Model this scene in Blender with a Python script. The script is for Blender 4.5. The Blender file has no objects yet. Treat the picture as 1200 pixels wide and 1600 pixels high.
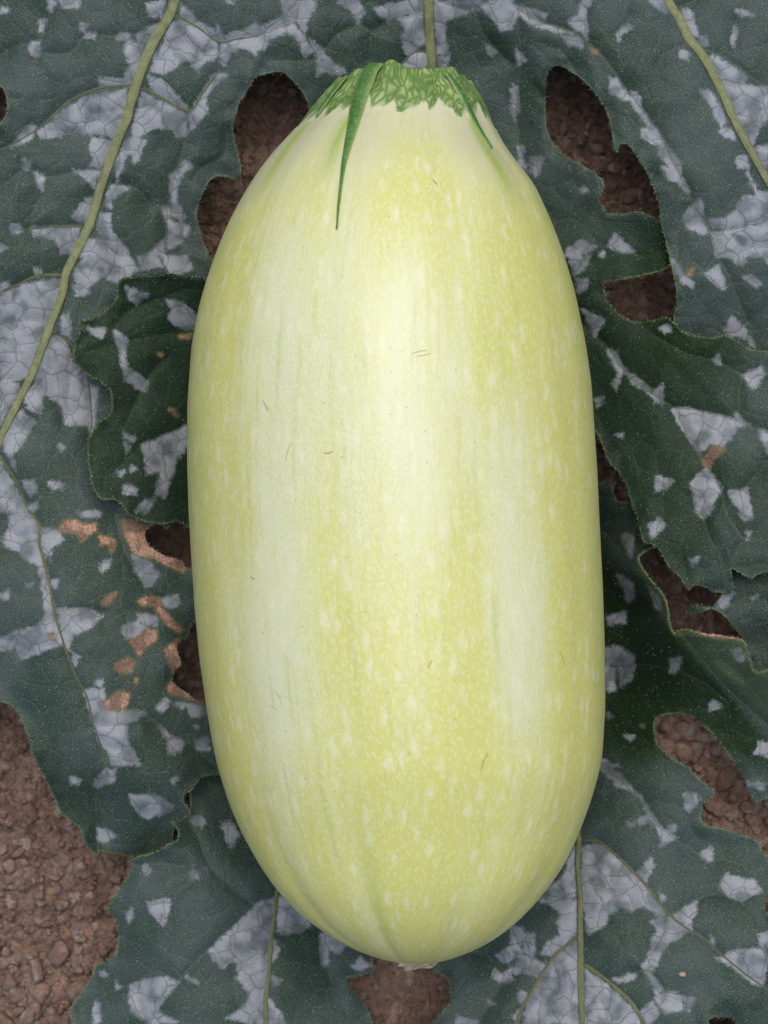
import bpy, bmesh, math, random
import numpy as np
from mathutils import Vector, Matrix

random.seed(7)
rng = np.random.default_rng(7)
scene = bpy.context.scene
COL = scene.collection

# ------------------------------------------------------------------ camera, sky, sun, exposure
TILT = math.radians(2.0)
DIST = 0.62
LOOK = np.array([0.0, 0.0, 0.05])
FOV = 2 * math.atan(0.150 / DIST)
cam_pos = LOOK + DIST * np.array([0.0, -math.sin(TILT), math.cos(TILT)])
cam_d = bpy.data.cameras.new('camera')
cam = bpy.data.objects.new('camera', cam_d)
COL.objects.link(cam)
cam.location = cam_pos.tolist()
cam.rotation_euler = (TILT, 0, 0)
cam_d.sensor_fit = 'VERTICAL'
cam_d.sensor_height = 36.0
cam_d.sensor_width = 27.0
cam_d.angle = FOV
cam_d.clip_start = 0.01
cam_d.clip_end = 100.0
cam_d.dof.use_dof = True
cam_d.dof.focus_distance = DIST - 0.020
cam_d.dof.aperture_fstop = 20.0
scene.camera = cam

SUN_EL, SUN_AZ = math.radians(72), math.radians(8)     # azimuth measured from +Y towards +X
world = bpy.data.worlds.new('World')
scene.world = world
world.use_nodes = True
wn = world.node_tree.nodes
sky = wn.new('ShaderNodeTexSky')
sky.sky_type = 'NISHITA'
sky.sun_disc = False
sky.sun_elevation = SUN_EL
sky.sun_rotation = SUN_AZ
sky.air_density = 1.0
sky.dust_density = 4.0
sky.ozone_density = 1.0
world.node_tree.links.new(sky.outputs[0], wn['Background'].inputs[0])
wn['Background'].inputs[1].default_value = 0.15

sun_d = bpy.data.lights.new('sun', 'SUN')
sun_d.energy = 1.2
sun_d.angle = math.radians(60)
sun_d.color = (1.0, 0.95, 0.88)
sun = bpy.data.objects.new('sun', sun_d)
COL.objects.link(sun)
sdir = Vector((math.sin(SUN_AZ) * math.cos(SUN_EL), math.cos(SUN_AZ) * math.cos(SUN_EL), math.sin(SUN_EL)))
sun.rotation_euler = sdir.to_track_quat('Z', 'Y').to_euler()
sun.location = (0, 0, 2)

scene.view_settings.view_transform = 'Standard'
scene.view_settings.look = 'None'
scene.view_settings.exposure = 0.04
scene.view_settings.gamma = 1.0
scene.view_settings.use_curve_mapping = False
scene.cycles.max_bounces = 5
scene.cycles.diffuse_bounces = 3
scene.cycles.glossy_bounces = 2
scene.cycles.transmission_bounces = 0

# ------------------------------------------------------------------ helpers
TF = math.tan(FOV / 2)
FWD = np.array([0, math.sin(TILT), -math.cos(TILT)])
UP = np.array([0, math.cos(TILT), math.sin(TILT)])


def place(u, v, z):
    """Ground-plan position (metres) of drawing coordinate (u, v) for something at height z."""
    u, v, z = np.broadcast_arrays(np.asarray(u, float), np.asarray(v, float), np.asarray(z, float))
    a = (u - 600) / 800 * TF
    b = (800 - v) / 800 * TF
    dy = FWD[1] + UP[1] * b
    dz = FWD[2] + UP[2] * b
    t = (z - cam_pos[2]) / dz
    return cam_pos[0] + a * t, cam_pos[1] + dy * t, z


def sstep(a, b, x):
    t = np.clip((x - a) / (b - a), 0, 1)
    return t * t * (3 - 2 * t)


def smooth(pts, n=4, k=0.38, closed=True):
    p = np.array(pts, float)
    m = len(p)
    out = []
    for i in range(m if closed else m - 1):
        p1 = p[i]
        p2 = p[(i + 1) % m]
        p0 = p[(i - 1) % m] if closed or i > 0 else p1
        p3 = p[(i + 2) % m] if closed or i + 2 < m else p2
        m1, m2 = k * (p2 - p0), k * (p3 - p1)
        L = np.linalg.norm(p2[:2] - p1[:2])
        for m_ in (m1, m2):
            l = np.linalg.norm(m_[:2])
            if l > L:
                m_ *= L / l
        for j in range(n):
            t = j / n
            out.append((2*t**3 - 3*t*t + 1) * p1 + (t**3 - 2*t*t + t) * m1 + (-2*t**3 + 3*t*t) * p2 + (t**3 - t*t) * m2)
    if not closed:
        out.append(p[-1])
    return np.array(out)


def hash2(ix, iy, s):
    h = np.sin(ix * 127.1 + iy * 311.7 + s * 74.7) * 43758.5453
    return h - np.floor(h)


def vnoise(x, y, s=0):
    ix, iy = np.floor(x), np.floor(y)
    fx, fy = x - ix, y - iy
    fx, fy = fx * fx * (3 - 2 * fx), fy * fy * (3 - 2 * fy)
    a, b = hash2(ix, iy, s), hash2(ix + 1, iy, s)
    c, d = hash2(ix, iy + 1, s), hash2(ix + 1, iy + 1, s)
    return (a + (b - a) * fx) * (1 - fy) + (c + (d - c) * fx) * fy - 0.5


def fbm(x, y, s=0, o=4):
    r, a = 0, 1.0
    for i in range(o):
        r = r + a * vnoise(x * 2**i + 17.3 * i, y * 2**i - 9.1 * i, s + i)
        a *= 0.5
    return r


def worley(x, y, s=0):
    ix, iy = np.floor(x), np.floor(y)
    f1 = np.full(x.shape, 9.0)
    f2 = np.full(x.shape, 9.0)
    rid = np.zeros(x.shape)
    for ox in (-1, 0, 1):
        for oy in (-1, 0, 1):
            cx, cy = ix + ox, iy + oy
            d = np.hypot(cx + hash2(cx, cy, s) - x, cy + hash2(cx, cy, s + 5) - y)
            r = hash2(cx, cy, s + 9)
            nf = d < f1
            f2 = np.where(nf, f1, np.minimum(f2, d))
            rid = np.where(nf, r, rid)
            f1 = np.where(nf, d, f1)
    return f1, f2, rid


def add_mesh(name, verts, faces, mat, parent=None, smooth_shade=True, attrs=None):
    me = bpy.data.meshes.new(name)
    verts = np.asarray(verts, np.float32)
    me.vertices.add(len(verts))
    me.vertices.foreach_set('co', verts.ravel())
    if isinstance(faces, np.ndarray):
        k = faces.shape[1]
        me.loops.add(faces.size)
        me.loops.foreach_set('vertex_index', faces.astype(np.int32).ravel())
        me.polygons.add(len(faces))
        me.polygons.foreach_set('loop_start', np.arange(0, faces.size, k, dtype=np.int32))
        me.polygons.foreach_set('loop_total', np.full(len(faces), k, np.int32))
    else:
        sizes = np.array([len(f) for f in faces], np.int32)
        flat = np.array([i for f in faces for i in f], np.int32)
        me.loops.add(len(flat))
        me.loops.foreach_set('vertex_index', flat)
        me.polygons.add(len(sizes))
        me.polygons.foreach_set('loop_start', np.concatenate([[0], np.cumsum(sizes)[:-1]]).astype(np.int32))
        me.polygons.foreach_set('loop_total', sizes)
    me.update(calc_edges=True)
    me.validate()
    if smooth_shade:
        me.polygons.foreach_set('use_smooth', np.ones(len(me.polygons), bool))
    for k, a in (attrs or {}).items():
        a = np.asarray(a, np.float32)
        if a.ndim == 1:
            at = me.attributes.new(k, 'FLOAT', 'POINT')
            at.data.foreach_set('value', a)
        else:
            at = me.attributes.new(k, 'FLOAT_VECTOR', 'POINT')
            at.data.foreach_set('vector', a.ravel())
    me.materials.append(mat)
    o = bpy.data.objects.new(name, me)
    COL.objects.link(o)
    if parent is not None:
        o.parent = parent
    return o


def empty(name, loc=(0, 0, 0)):
    o = bpy.data.objects.new(name, None)
    o.empty_display_size = 0.02
    o.location = loc
    COL.objects.link(o)
    return o


def tag(o, label=None, cat=None, group=None, kind=None):
    for k, x in (('label', label), ('category', cat), ('group', group), ('kind', kind)):
        if x:
            o[k] = x
    return o


class NT:
    """Small node-graph writer."""
    def __init__(self, name):
        self.m = bpy.data.materials.new(name)
        self.m.use_nodes = True
        self.t = self.m.node_tree
        self.b = self.t.nodes['Principled BSDF']

    def n(self, typ, **kw):
        nd = self.t.nodes.new('ShaderNode' + typ)
        for k, x in kw.items():
            setattr(nd, k, x)
        return nd

    def put(self, sock, x):
        if isinstance(x, bpy.types.NodeSocket):
            self.t.links.new(x, sock)
        elif isinstance(x, (tuple, list)) and len(x) == 3 and sock.type == 'RGBA':
            sock.default_value = (*x, 1)
        else:
            sock.default_value = x

    def attr(self, name, out='Fac'):
        return self.n('Attribute', attribute_name=name).outputs[out]

    def math(self, op, a, b=0.0, c=0.0, clamp=False):
        nd = self.n('Math', operation=op, use_clamp=clamp)
        self.put(nd.inputs[0], a)
        self.put(nd.inputs[1], b)
        self.put(nd.inputs[2], c)
        return nd.outputs[0]

    def vmath(self, op, a, b):
        nd = self.n('VectorMath', operation=op)
        self.put(nd.inputs[0], a)
        self.put(nd.inputs[1], b)
        return nd.outputs[0]

    def ss(self, x, a, b, lo=0.0, hi=1.0):
        nd = self.n('MapRange', interpolation_type='SMOOTHSTEP')
        self.put(nd.inputs['Value'], x)
        for i, q in zip((1, 2, 3, 4), (a, b, lo, hi)):
            self.put(nd.inputs[i], q)
        return nd.outputs[0]

    def mix(self, f, a, b, mode='MIX'):
        nd = self.n('Mix', data_type='RGBA', blend_type=mode)
        self.put(nd.inputs['Factor'], f)
        self.put(nd.inputs[6], a)
        self.put(nd.inputs[7], b)
        return nd.outputs[2]

    def noise(self, vec, scale, detail=2.0, rough=0.5, out='Fac'):
        nd = self.n('TexNoise')
        self.put(nd.inputs['Vector'], vec)
        nd.inputs['Scale'].default_value = scale
        nd.inputs['Detail'].default_value = detail
        nd.inputs['Roughness'].default_value = rough
        return nd.outputs[out]

    def vor(self, vec, scale, feature='F1', out='Distance', rand=1.0, dims='2D'):
        nd = self.n('TexVoronoi', feature=feature, voronoi_dimensions=dims)
        self.put(nd.inputs['Vector'], vec)
        nd.inputs['Scale'].default_value = scale
        nd.inputs['Randomness'].default_value = rand
        return nd.outputs[out]

    def bump(self, h, dist, strength=1.0, normal=None):
        nd = self.n('Bump')
        nd.inputs['Strength'].default_value = strength
        nd.inputs['Distance'].default_value = dist
        self.put(nd.inputs['Height'], h)
        if normal is not None:
            self.put(nd.inputs['Normal'], normal)
        return nd.outputs[0]

    def out(self, **kw):
        for k, x in kw.items():
            self.put(self.b.inputs[k.replace('_', ' ')], x)
        return self.m


# ------------------------------------------------------------------ materials
def leaf_material():
    g = NT('leaf_blade')
    P = g.attr('P', 'Vector')
    Pw = g.attr('PW', 'Vector')          # drawing position with a gentle wobble, for the vein nets
    lo, midn, green = g.attr('lo'), g.attr('midn'), g.attr('green')
    nz = g.n('SeparateColor')
    g.put(nz.inputs[0], g.noise(P, 28, 3, 0.65, out='Color'))
    n1, n2, n3 = (g.math('SUBTRACT', nz.outputs[i], 0.5) for i in range(3))
    # silvery bloom follows the areoles of the fine vein net, so its border steps from cell to cell
    sepc = g.n('SeparateColor')
    g.put(sepc.inputs[0], g.vor(Pw, 13.0, out='Color'))
    rnd = sepc.outputs[0]
    s = g.math('ADD', g.attr('silver'), g.math('MULTIPLY', g.math('SUBTRACT', rnd, 0.5), 3.6))
    s = g.math('ADD', s, g.math('MULTIPLY', n1, 10.0))
    ms = g.ss(s, -5.2, 1.6)
    ms = g.math('MULTIPLY', ms, g.ss(midn, -0.45, 0.0, 0.70, 1.0))
    tv = g.vor(Pw, 3.1, 'DISTANCE_TO_EDGE')
    tv2 = g.vor(Pw, 9.0, 'DISTANCE_TO_EDGE')
    mt = g.ss(tv, 0.012, 0.055, 1.0, 0.0)
    mt2 = g.ss(tv2, 0.01, 0.09, 1.0, 0.0)
    dark = g.mix(g.ss(lo, -0.35, 0.35), (0.021, 0.042, 0.031), (0.040, 0.061, 0.055))
    dark = g.mix(green, dark, (0.0075, 0.022, 0.006))  # greener leaf parts; also carries the shade painted beside the squash
    grain = g.noise(P, 55, 2, 0.7)
    dark = g.mix(1.0, dark, g.ss(grain, 0.3, 0.72, 0.55, 1.65), 'MULTIPLY')
    dots = g.vor(P, 17.0)
    dots2 = g.vor(P, 30.0)
    md = g.math('MULTIPLY', g.ss(dots, 0.04, 0.17, 1, 0), g.ss(rnd, 0.30, 0.55))
    md2 = g.ss(dots2, 0.06, 0.30, 0.55, 0)
    dark = g.mix(g.math('MULTIPLY', g.math('MAXIMUM', md, md2), g.ss(green, 0, 1, 0.85, 0.30)), dark, (0.145, 0.185, 0.150))
    dark = g.mix(g.math('MULTIPLY', mt, g.ss(green, 0, 1, 0.20, 0.08)), dark, (0.09, 0.13, 0.08))
    sil = g.mix(g.ss(midn, -0.4, 0.4), (0.185, 0.205, 0.230), (0.300, 0.322, 0.350))
    sil = g.mix(1.0, sil, g.ss(grain, 0.25, 0.8, 0.78, 1.20), 'MULTIPLY')
    sil = g.mix(g.math('MULTIPLY', mt2, 0.20), sil, (0.11, 0.135, 0.115))
    sil = g.mix(g.math('MULTIPLY', mt, 0.5), sil, (0.070, 0.088, 0.055))
    col = g.mix(ms, dark, sil)
    vd = g.math('ADD', g.attr('vein'), g.math('MULTIPLY', n2, 2.6))
    mv = g.ss(vd, -1.3, 1.0, 1.0, 0.0)
    vcol = g.mix(ms, (0.070, 0.100, 0.050), (0.085, 0.100, 0.055))
    col = g.mix(g.math('MULTIPLY', mv, 0.85), col, vcol)
    # margin: thin paler rim, uneven along its run
    ed = g.math('ADD', g.attr('edge'), g.math('MULTIPLY', n3, 9.0))
    col = g.mix(g.math('MULTIPLY', g.ss(ed, 0.2, 3.6, 0.75, 0.0), g.ss(lo, -0.4, 0.3, 0.35, 1.0)), col, (0.13, 0.18, 0.062))
    col = g.mix(g.math('MULTIPLY', g.attr('pale'), g.ss(grain, 0.25, 0.7, 0.15, 0.6)), col, (0.100, 0.150, 0.045))
    # scorched spots: faint yellow halo, papery tan, brown border
    nd = g.math('ADD', g.attr('scorch'), g.math('MULTIPLY', n2, 14.0))
    col = g.mix(g.ss(nd, -4.0, -1.0, 0.0, 0.45), col, (0.14, 0.15, 0.035))
    tan = g.mix(g.ss(midn, -0.30, 0.15), (0.42, 0.255, 0.175), (0.20, 0.125, 0.090))
    tan = g.mix(1.0, tan, g.ss(n1, -0.25, 0.25, 0.45, 1.35), 'MULTIPLY')
    tan = g.mix(g.ss(nd, 0.3, 2.6, 0.6, 0.0), tan, (0.17, 0.085, 0.045))
    col = g.mix(g.ss(nd, -1.2, 1.2), col, tan)
    h = g.math('ADD', g.math('MULTIPLY', g.ss(tv, 0.0, 0.16), 0.55), g.math('MULTIPLY', g.math('SUBTRACT', grain, 0.5), 0.6))
    nrm = g.bump(h, 0.0005, 0.42)
    g.put(g.b.inputs['Sheen Weight'], 0.03)
    g.put(g.b.inputs['Sheen Roughness'], 0.6)
    g.put(g.b.inputs['Sheen Tint'], (0.8, 0.9, 1.0))
    return g.out(Base_Color=col, Roughness=0.55, Specular_IOR_Level=g.ss(green, 0, 1, 0.26, 0.13), Normal=nrm)


def vein_material(k=1.0, name='leaf_vein'):
    g = NT(name)
    P = g.attr('P', 'Vector')
    c = g.mix(g.ss(g.noise(P, 9, 3), 0.3, 0.7), (0.130 * k, 0.155 * k, 0.058 * k), (0.205 * k, 0.225 * k, 0.092 * k))
    c = g.mix(g.ss(g.noise(P, 40, 2), 0.52, 0.7), c, (0.25 * k, 0.27 * k, 0.14 * k))
    nrm = g.bump(g.noise(P, 45, 2), 0.0004, 0.7)
    return g.out(Base_Color=c, Roughness=0.5, Normal=nrm)


def hair_material():
    g = NT('leaf_hair')
    return g.out(Base_Color=(0.42, 0.47, 0.36), Roughness=0.6)


def soil_material():
    g = NT('soil')
    co = g.n('TexCoord').outputs['Object']
    geo = g.n('NewGeometry').outputs['Position']
    a = g.noise(geo, 60, 5, 0.6)
    b = g.noise(geo, 700, 4, 0.7)
    c = g.mix(g.ss(a, 0.3, 0.7), (0.175, 0.112, 0.084), (0.265, 0.185, 0.145))
    c = g.mix(1.0, c, g.ss(b, 0.25, 0.75, 0.70, 1.30), 'MULTIPLY')
    d = g.vor(geo, 420, dims='3D', out='Color')
    sp = g.n('SeparateColor')
    g.put(sp.inputs[0], d)
    c = g.mix(g.ss(sp.outputs[0], 0.93, 0.97, 0, 0.5), c, (0.42, 0.25, 0.17))
    c = g.mix(g.ss(sp.outputs[1], 0.9, 0.97, 0, 0.45), c, (0.42, 0.36, 0.31))
    h = g.math('ADD', g.noise(geo, 900, 5, 0.7), g.math('MULTIPLY', g.noise(geo, 300, 3), 1.5))
    return g.out(Base_Color=c, Roughness=0.95, Specular_IOR_Level=0.2, Normal=g.bump(h, 0.0009, 0.9))


def skin_material():
    g = NT('squash_skin')
    Q = g.attr('Q', 'Vector')          # x: round the girth in cm, y: along in cm
    def st(sx, sy):
        m = g.n('Mapping')
        g.put(m.inputs['Vector'], Q)
        m.inputs['Scale'].default_value = (sx, sy, 1)
        return m.outputs[0]
    pale = (0.665, 0.700, 0.450)
    yel = (0.595, 0.610, 0.170)
    grn = (0.460, 0.520, 0.170)
    band = g.noise(st(0.55, 0.10), 1.0, 3, 0.55)
    streak = g.noise(st(7.0, 0.45), 1.0, 4, 0.65)
    fine = g.noise(st(20.0, 1.6), 1.0, 3, 0.7)
    f = g.math('ADD', g.math('MULTIPLY', band, 0.75), g.math('MULTIPLY', streak, 0.42))
    f = g.math('ADD', f, g.math('MULTIPLY', fine, 0.30))
    f = g.math('ADD', f, g.math('MULTIPLY', g.attr('sheen_tone'), 0.55))  # sheen bands painted into the skin colour
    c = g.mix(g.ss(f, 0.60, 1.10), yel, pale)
    # greener longitudinal streaks
    gs = g.noise(st(3.2, 0.22), 1.0, 4, 0.6)
    c = g.mix(g.ss(gs, 0.52, 0.78, 0.0, 0.6), c, grn)
    # net of small pale islands with yellower lines between them
    wv = g.vmath('SCALE', g.noise(Q, 3.0, 2, out='Color'), (0, 0, 0))
    wv.node.inputs['Scale'].default_value = 0.35
    Qw = g.vmath('ADD', Q, wv)
    m2 = g.n('Mapping')
    g.put(m2.inputs['Vector'], Qw)
    m2.inputs['Scale'].default_value = (9.0, 5.0, 1)
    net = g.vor(m2.outputs[0], 1.0, 'DISTANCE_TO_EDGE')
    mnet = g.ss(net, 0.02, 0.16, 1.0, 0.0)
    zone = g.ss(g.noise(st(0.5, 0.35), 1.0, 3), 0.35, 0.65)
    c = g.mix(g.math('MULTIPLY', mnet, g.math('MULTIPLY', zone, 0.26)), c, (0.45, 0.50, 0.13))
    # larger elongated pale flecks
    m3 = g.n('Mapping')
    g.put(m3.inputs['Vector'], Qw)
    m3.inputs['Scale'].default_value = (2.6, 1.1, 1)
    fl = g.vor(m3.outputs[0], 1.0)
    flc = g.vor(m3.outputs[0], 1.0, out='Color')
    sp = g.n('SeparateColor')
    g.put(sp.inputs[0], flc)
    mf = g.math('MULTIPLY', g.ss(fl, 0.04, 0.46, 1, 0), g.ss(sp.outputs[0], 0.30, 0.95))
    c = g.mix(g.math('MULTIPLY', mf, 0.55), c, (0.74, 0.75, 0.52))
    m4 = g.n('Mapping')
    g.put(m4.inputs['Vector'], Qw)
    m4.inputs['Scale'].default_value = (6.5, 3.6, 1)
    fl2 = g.vor(m4.outputs[0], 1.0)
    c = g.mix(g.ss(fl2, 0.05, 0.40, 0.40, 0), c, (0.74, 0.73, 0.46))
    # pale shoulder below the stem and green flush on the ribs there
    c = g.mix(g.attr('shoulder'), c, (0.565, 0.575, 0.365))
    c = g.mix(g.math('MULTIPLY', g.attr('flush'), g.ss(g.math('ADD', streak, g.math('MULTIPLY', fine, 0.5)), 0.45, 0.95, 0.5, 1)), c, (0.32, 0.42, 0.06))
    # tiny dark pricks
    m5 = g.n('Mapping')
    g.put(m5.inputs['Vector'], Q)
    m5.inputs['Scale'].default_value = (2.2, 2.2, 1)
    pk = g.vor(m5.outputs[0], 1.0)
    pkc = g.vor(m5.outputs[0], 1.0, out='Color')
    sp2 = g.n('SeparateColor')
    g.put(sp2.inputs[0], pkc)
    mp = g.math('MULTIPLY', g.ss(pk, 0.03, 0.065, 1, 0), g.ss(sp2.outputs[0], 0.86, 0.9))
    c = g.mix(g.math('MULTIPLY', mp, 0.45), c, (0.10, 0.13, 0.03))
    h = g.math('ADD', g.math('MULTIPLY', g.ss(net, 0, 0.3), 0.5), g.math('MULTIPLY', fine, 0.9))
    h = g.math('ADD', h, g.math('MULTIPLY', g.noise(Q, 24, 2), 0.6))
    nrm = g.bump(h, 0.00016, 0.38)
    g.put(g.b.inputs['Coat Weight'], 0.35)
    g.put(g.b.inputs['Coat Roughness'], 0.28)
    g.put(g.b.inputs['Coat IOR'], 1.5)
    return g.out(Base_Color=c, Roughness=0.42, Specular_IOR_Level=0.5, Normal=nrm)


def collar_material():
    g = NT('stem_collar')
    Q = g.attr('Q', 'Vector')
    wv = g.vmath('SCALE', g.noise(Q, 2.5, 2, out='Color'), (0, 0, 0))
    wv.node.inputs['Scale'].default_value = 0.5
    Qw = g.vmath('ADD', Q, wv)
    m = g.n('Mapping')
    g.put(m.inputs['Vector'], Qw)
    m.inputs['Scale'].default_value = (5.4, 3.0, 1)
    net = g.vor(m.outputs[0], 1.0, 'DISTANCE_TO_EDGE')
    big = g.noise(Q, 1.5, 3)
    gcol = g.mix(g.ss(big, 0.3, 0.7), (0.095, 0.190, 0.032), (0.150, 0.255, 0.050))
    isl = g.mix(g.ss(big, 0.35, 0.65), (0.19, 0.29, 0.075), (0.36, 0.45, 0.20))
    w = g.attr('green')
    c = g.mix(g.ss(net, 0.03, 0.38), gcol, isl)
    edge = g.math('ADD', w, g.math('MULTIPLY', g.math('SUBTRACT', g.noise(Q, 5, 3, 0.7), 0.5), 0.8))
    c = g.mix(g.ss(edge, 0.30, 0.75), (0.565, 0.575, 0.365), c)
    h = g.math('ADD', g.math('MULTIPLY', g.ss(net, 0, 0.3), w), g.math('MULTIPLY', g.noise(Q, 14, 3), 0.4))
    return g.out(Base_Color=c, Roughness=0.42, Normal=g.bump(h, 0.0005, 0.45))


def ridge_material():
    g = NT('stem_ridge')
    co = g.n('TexCoord').outputs['Object']
    c = g.mix(g.ss(g.noise(co, 160, 3), 0.3, 0.7), (0.040, 0.130, 0.020), (0.080, 0.190, 0.040))
    c = g.mix(g.ss(g.vor(co, 900, dims='3D'), 0.12, 0.3, 0.7, 0), c, (0.30, 0.42, 0.16))
    side = g.math('ADD', g.attr('q'), g.math('MULTIPLY', g.math('SUBTRACT', g.noise(co, 700, 3), 0.5), 0.7))
    c = g.mix(g.ss(side, 0.35, 1.0), c, (0.175, 0.285, 0.065))
    return g.out(Base_Color=c, Roughness=0.38, Normal=g.bump(g.noise(co, 900, 3), 0.0003, 0.6))


def scar_material():
    g = NT('blossom_scar')
    co = g.n('TexCoord').outputs['Object']
    c = g.mix(g.ss(g.noise(co, 500, 4, 0.7), 0.35, 0.65), (0.30, 0.21, 0.12), (0.56, 0.50, 0.34))
    return g.out(Base_Color=c, Roughness=0.8, Normal=g.bump(g.noise(co, 900, 4), 0.0008, 0.8))


def cut_material():
    g = NT('cut_flesh')
    co = g.n('TexCoord').outputs['Object']
    c = g.mix(g.ss(g.noise(co, 300, 3), 0.3, 0.7), (0.40, 0.45, 0.22), (0.58, 0.60, 0.36))
    return g.out(Base_Color=c, Roughness=0.5)


M_RIB2 = vein_material(0.70, 'leaf_thin_rib')
M_SIDE = vein_material(0.62, 'leaf_side_vein')
M_LEAF, M_VEIN, M_HAIR, M_SOIL = leaf_material(), vein_material(), hair_material(), soil_material()
M_SKIN, M_COLLAR, M_RIDGE, M_SCAR, M_CUT = skin_material(), collar_material(), ridge_material(), scar_material(), cut_material()

# ------------------------------------------------------------------ squash form (needed by the leaves it presses down)
ZA = 0.0665
SIL_L = [(150, 505), (175, 484), (197, 467), (247, 421), (272, 401), (310, 377), (353, 354), (397, 336), (437, 322), (477, 310), (540, 298), (633, 291), (720, 291), (800, 293),
         (833, 295), (950, 302), (1033, 310), (1100, 320), (1150, 328), (1197, 338), (1257, 357), (1303, 377), (1345, 400), (1380, 423), (1420, 460),
         (1450, 500), (1475, 541), (1492, 582), (1500, 618), (1504, 652)]
SIL_R = [(150, 750), (175, 764), (224, 785), (248, 801), (297, 839), (360, 867), (407, 884), (460, 900), (540, 917), (600, 926), (733, 935), (800, 938), (900, 943),
         (1000, 946), (1100, 947), (1183, 942), (1227, 931), (1267, 918), (1313, 900), (1347, 883), (1377, 863), (1413, 833), (1445, 800),
         (1470, 764), (1483, 738), (1495, 704), (1504, 656)]


def interp(tab, v):
    t = np.array(tab, float)
    return np.interp(v, t[:, 0], t[:, 1])


def axis_z(v):
    return ZA + 0.006 * sstep(1250, 1504, np.asarray(v, float)) + 0.003 * sstep(500, 150, np.asarray(v, float))


_VD = np.arange(150.0, 1504.01, 1.0)
_l, _r = interp(SIL_L, _VD), interp(SIL_R, _VD)
_ker = np.hanning(61)
_ker /= _ker.sum()


def soft(a, end):
    pad0 = 2 * a[0] - a[30:0:-1]
    pad1 = 2 * end - a[-2:-32:-1] if end is not None else np.full(30, a[-1])
    return np.convolve(np.concatenate([pad0, a, pad1]), _ker, 'valid')


_h2 = soft(((_r - _l) / 2) ** 2, 0.0)                       # squared half width: smooth through the rounded tip
_c1 = soft((_r + _l) / 2, None)
_V = np.concatenate([np.linspace(211, 1300, 285), 1300 + 204 * np.sin(np.linspace(0, math.pi / 2, 100))[1:]])
_hw = np.sqrt(np.maximum(np.interp(_V, _VD, _h2), 0))
_hw[-1] = 0.5
_cx = np.interp(_V, _VD, _c1)
_za = axis_z(_V)
_xc, _yc, _ = place(_cx, _V, _za)
_x2, _, _ = place(_cx + _hw, _V, _za)
_rad = (_x2 - _xc) * 0.993


def squash_bottom(X, Y):
    """Lower surface height of the squash over plan position (X, Y); large where there is none."""
    r = np.interp(-Y, -_yc, _rad, left=0, right=0)
    xc = np.interp(-Y, -_yc, _xc)
    za = np.interp(-Y, -_yc, _za)
    q = r * r - (X - xc) ** 2
    return np.where(q > 0, za - np.sqrt(np.maximum(q, 0)), 9.0)


# ------------------------------------------------------------------ soil
def soil_height(X, Y):
    x, y = X * 1000, Y * 1000
    h = 7.0 * fbm(x / 70, y / 70, 3, 3)
    coarse = sstep(-0.25, 0.25, fbm(x / 55 + 3.7, y / 55 + 1.2, 21, 2))
    for sc, amp, s in ((9.0, 2.4, 1), (4.6, 1.6, 2), (2.3, 0.8, 4)):
        wx, wy = x + 1.6 * vnoise(x / 3, y / 3, 31), y + 1.6 * vnoise(x / 3, y / 3, 37)
        f1, f2, rid = worley(wx / sc, wy / sc, s)
        k = (0.15 + 1.15 * coarse) if sc > 4 else 1.0
        h = h + k * amp * ((0.5 + 0.8 * rid) * np.sqrt(np.clip(1 - f1 * f1 * 1.3, 0, 1)) - 0.6 - 0.65 * sstep(0.14, 0.0, f2 - f1))
    h = h + 0.35 * fbm(x / 0.9, y / 0.9, 8, 2)
    # pressed flat below the squash
    press = np.exp(-((X - 0.004) / 0.045) ** 4 - ((Y - 0.0) / 0.115) ** 4)
    h = h * (1 - 0.8 * press) - 1.5 * press
    # the bed is raised towards the back so more light reaches the leaf holes
    h = h + 9 * sstep(0.05, 0.12, Y) * sstep(0.9, 0.3, np.hypot(X, Y))
    return h / 1000 - 0.001


def axis_grid(lo, hi, step, far):
    a = np.arange(lo, hi + step / 2, step)
    ext = step * 1.35 ** np.arange(1, 30)
    e = np.cumsum(ext)
    e = e[e < far]
    return np.concatenate([lo - e[::-1], a, hi + e])


gx = axis_grid(-0.150, 0.150, 0.0008, 8.0)
gy = axis_grid(-0.200, 0.190, 0.0008, 8.0)
GX, GY = np.meshgrid(gx, gy)
GZ = soil_height(GX, GY)
nx, ny = len(gx), len(gy)
idx = np.arange(nx * ny).reshape(ny, nx)
quads = np.stack([idx[:-1, :-1], idx[:-1, 1:], idx[1:, 1:], idx[1:, :-1]], -1).reshape(-1, 4)
soil = add_mesh('soil', np.stack([GX, GY, GZ], -1).reshape(-1, 3), quads, M_SOIL)
tag(soil, 'crumbly reddish brown garden soil under the leaves', kind='structure')


def clod_mesh(seed, sub=2):
    bm = bmesh.new()
    bmesh.ops.create_icosphere(bm, subdivisions=sub, radius=1.0)
    r = random.Random(seed)
    cuts = [(Vector((r.gauss(0, 1), r.gauss(0, 1), r.gauss(0, 1))).normalized(), r.uniform(0.45, 0.85)) for _ in range(9)]
    ph = [r.uniform(0, 6) for _ in range(3)]
    for v in bm.verts:
        p = v.co.copy()
        for n_, d_ in cuts:
            e = p.dot(n_) - d_
            if e > 0:
                p -= n_ * e * 0.85
        p *= 1 + 0.06 * math.sin(5 * p.x + ph[0]) * math.sin(6 * p.y + ph[1]) + 0.05 * math.sin(11 * p.z + ph[2] + 7 * p.x)
        v.co = p
    me = bpy.data.meshes.new('clod')
    bm.to_mesh(me)
    bm.free()
    me.polygons.foreach_set('use_smooth', np.ones(len(me.polygons), bool))
    me.materials.append(M_SOIL)
    return me


CLODS = [clod_mesh(s) for s in range(10)]
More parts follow.
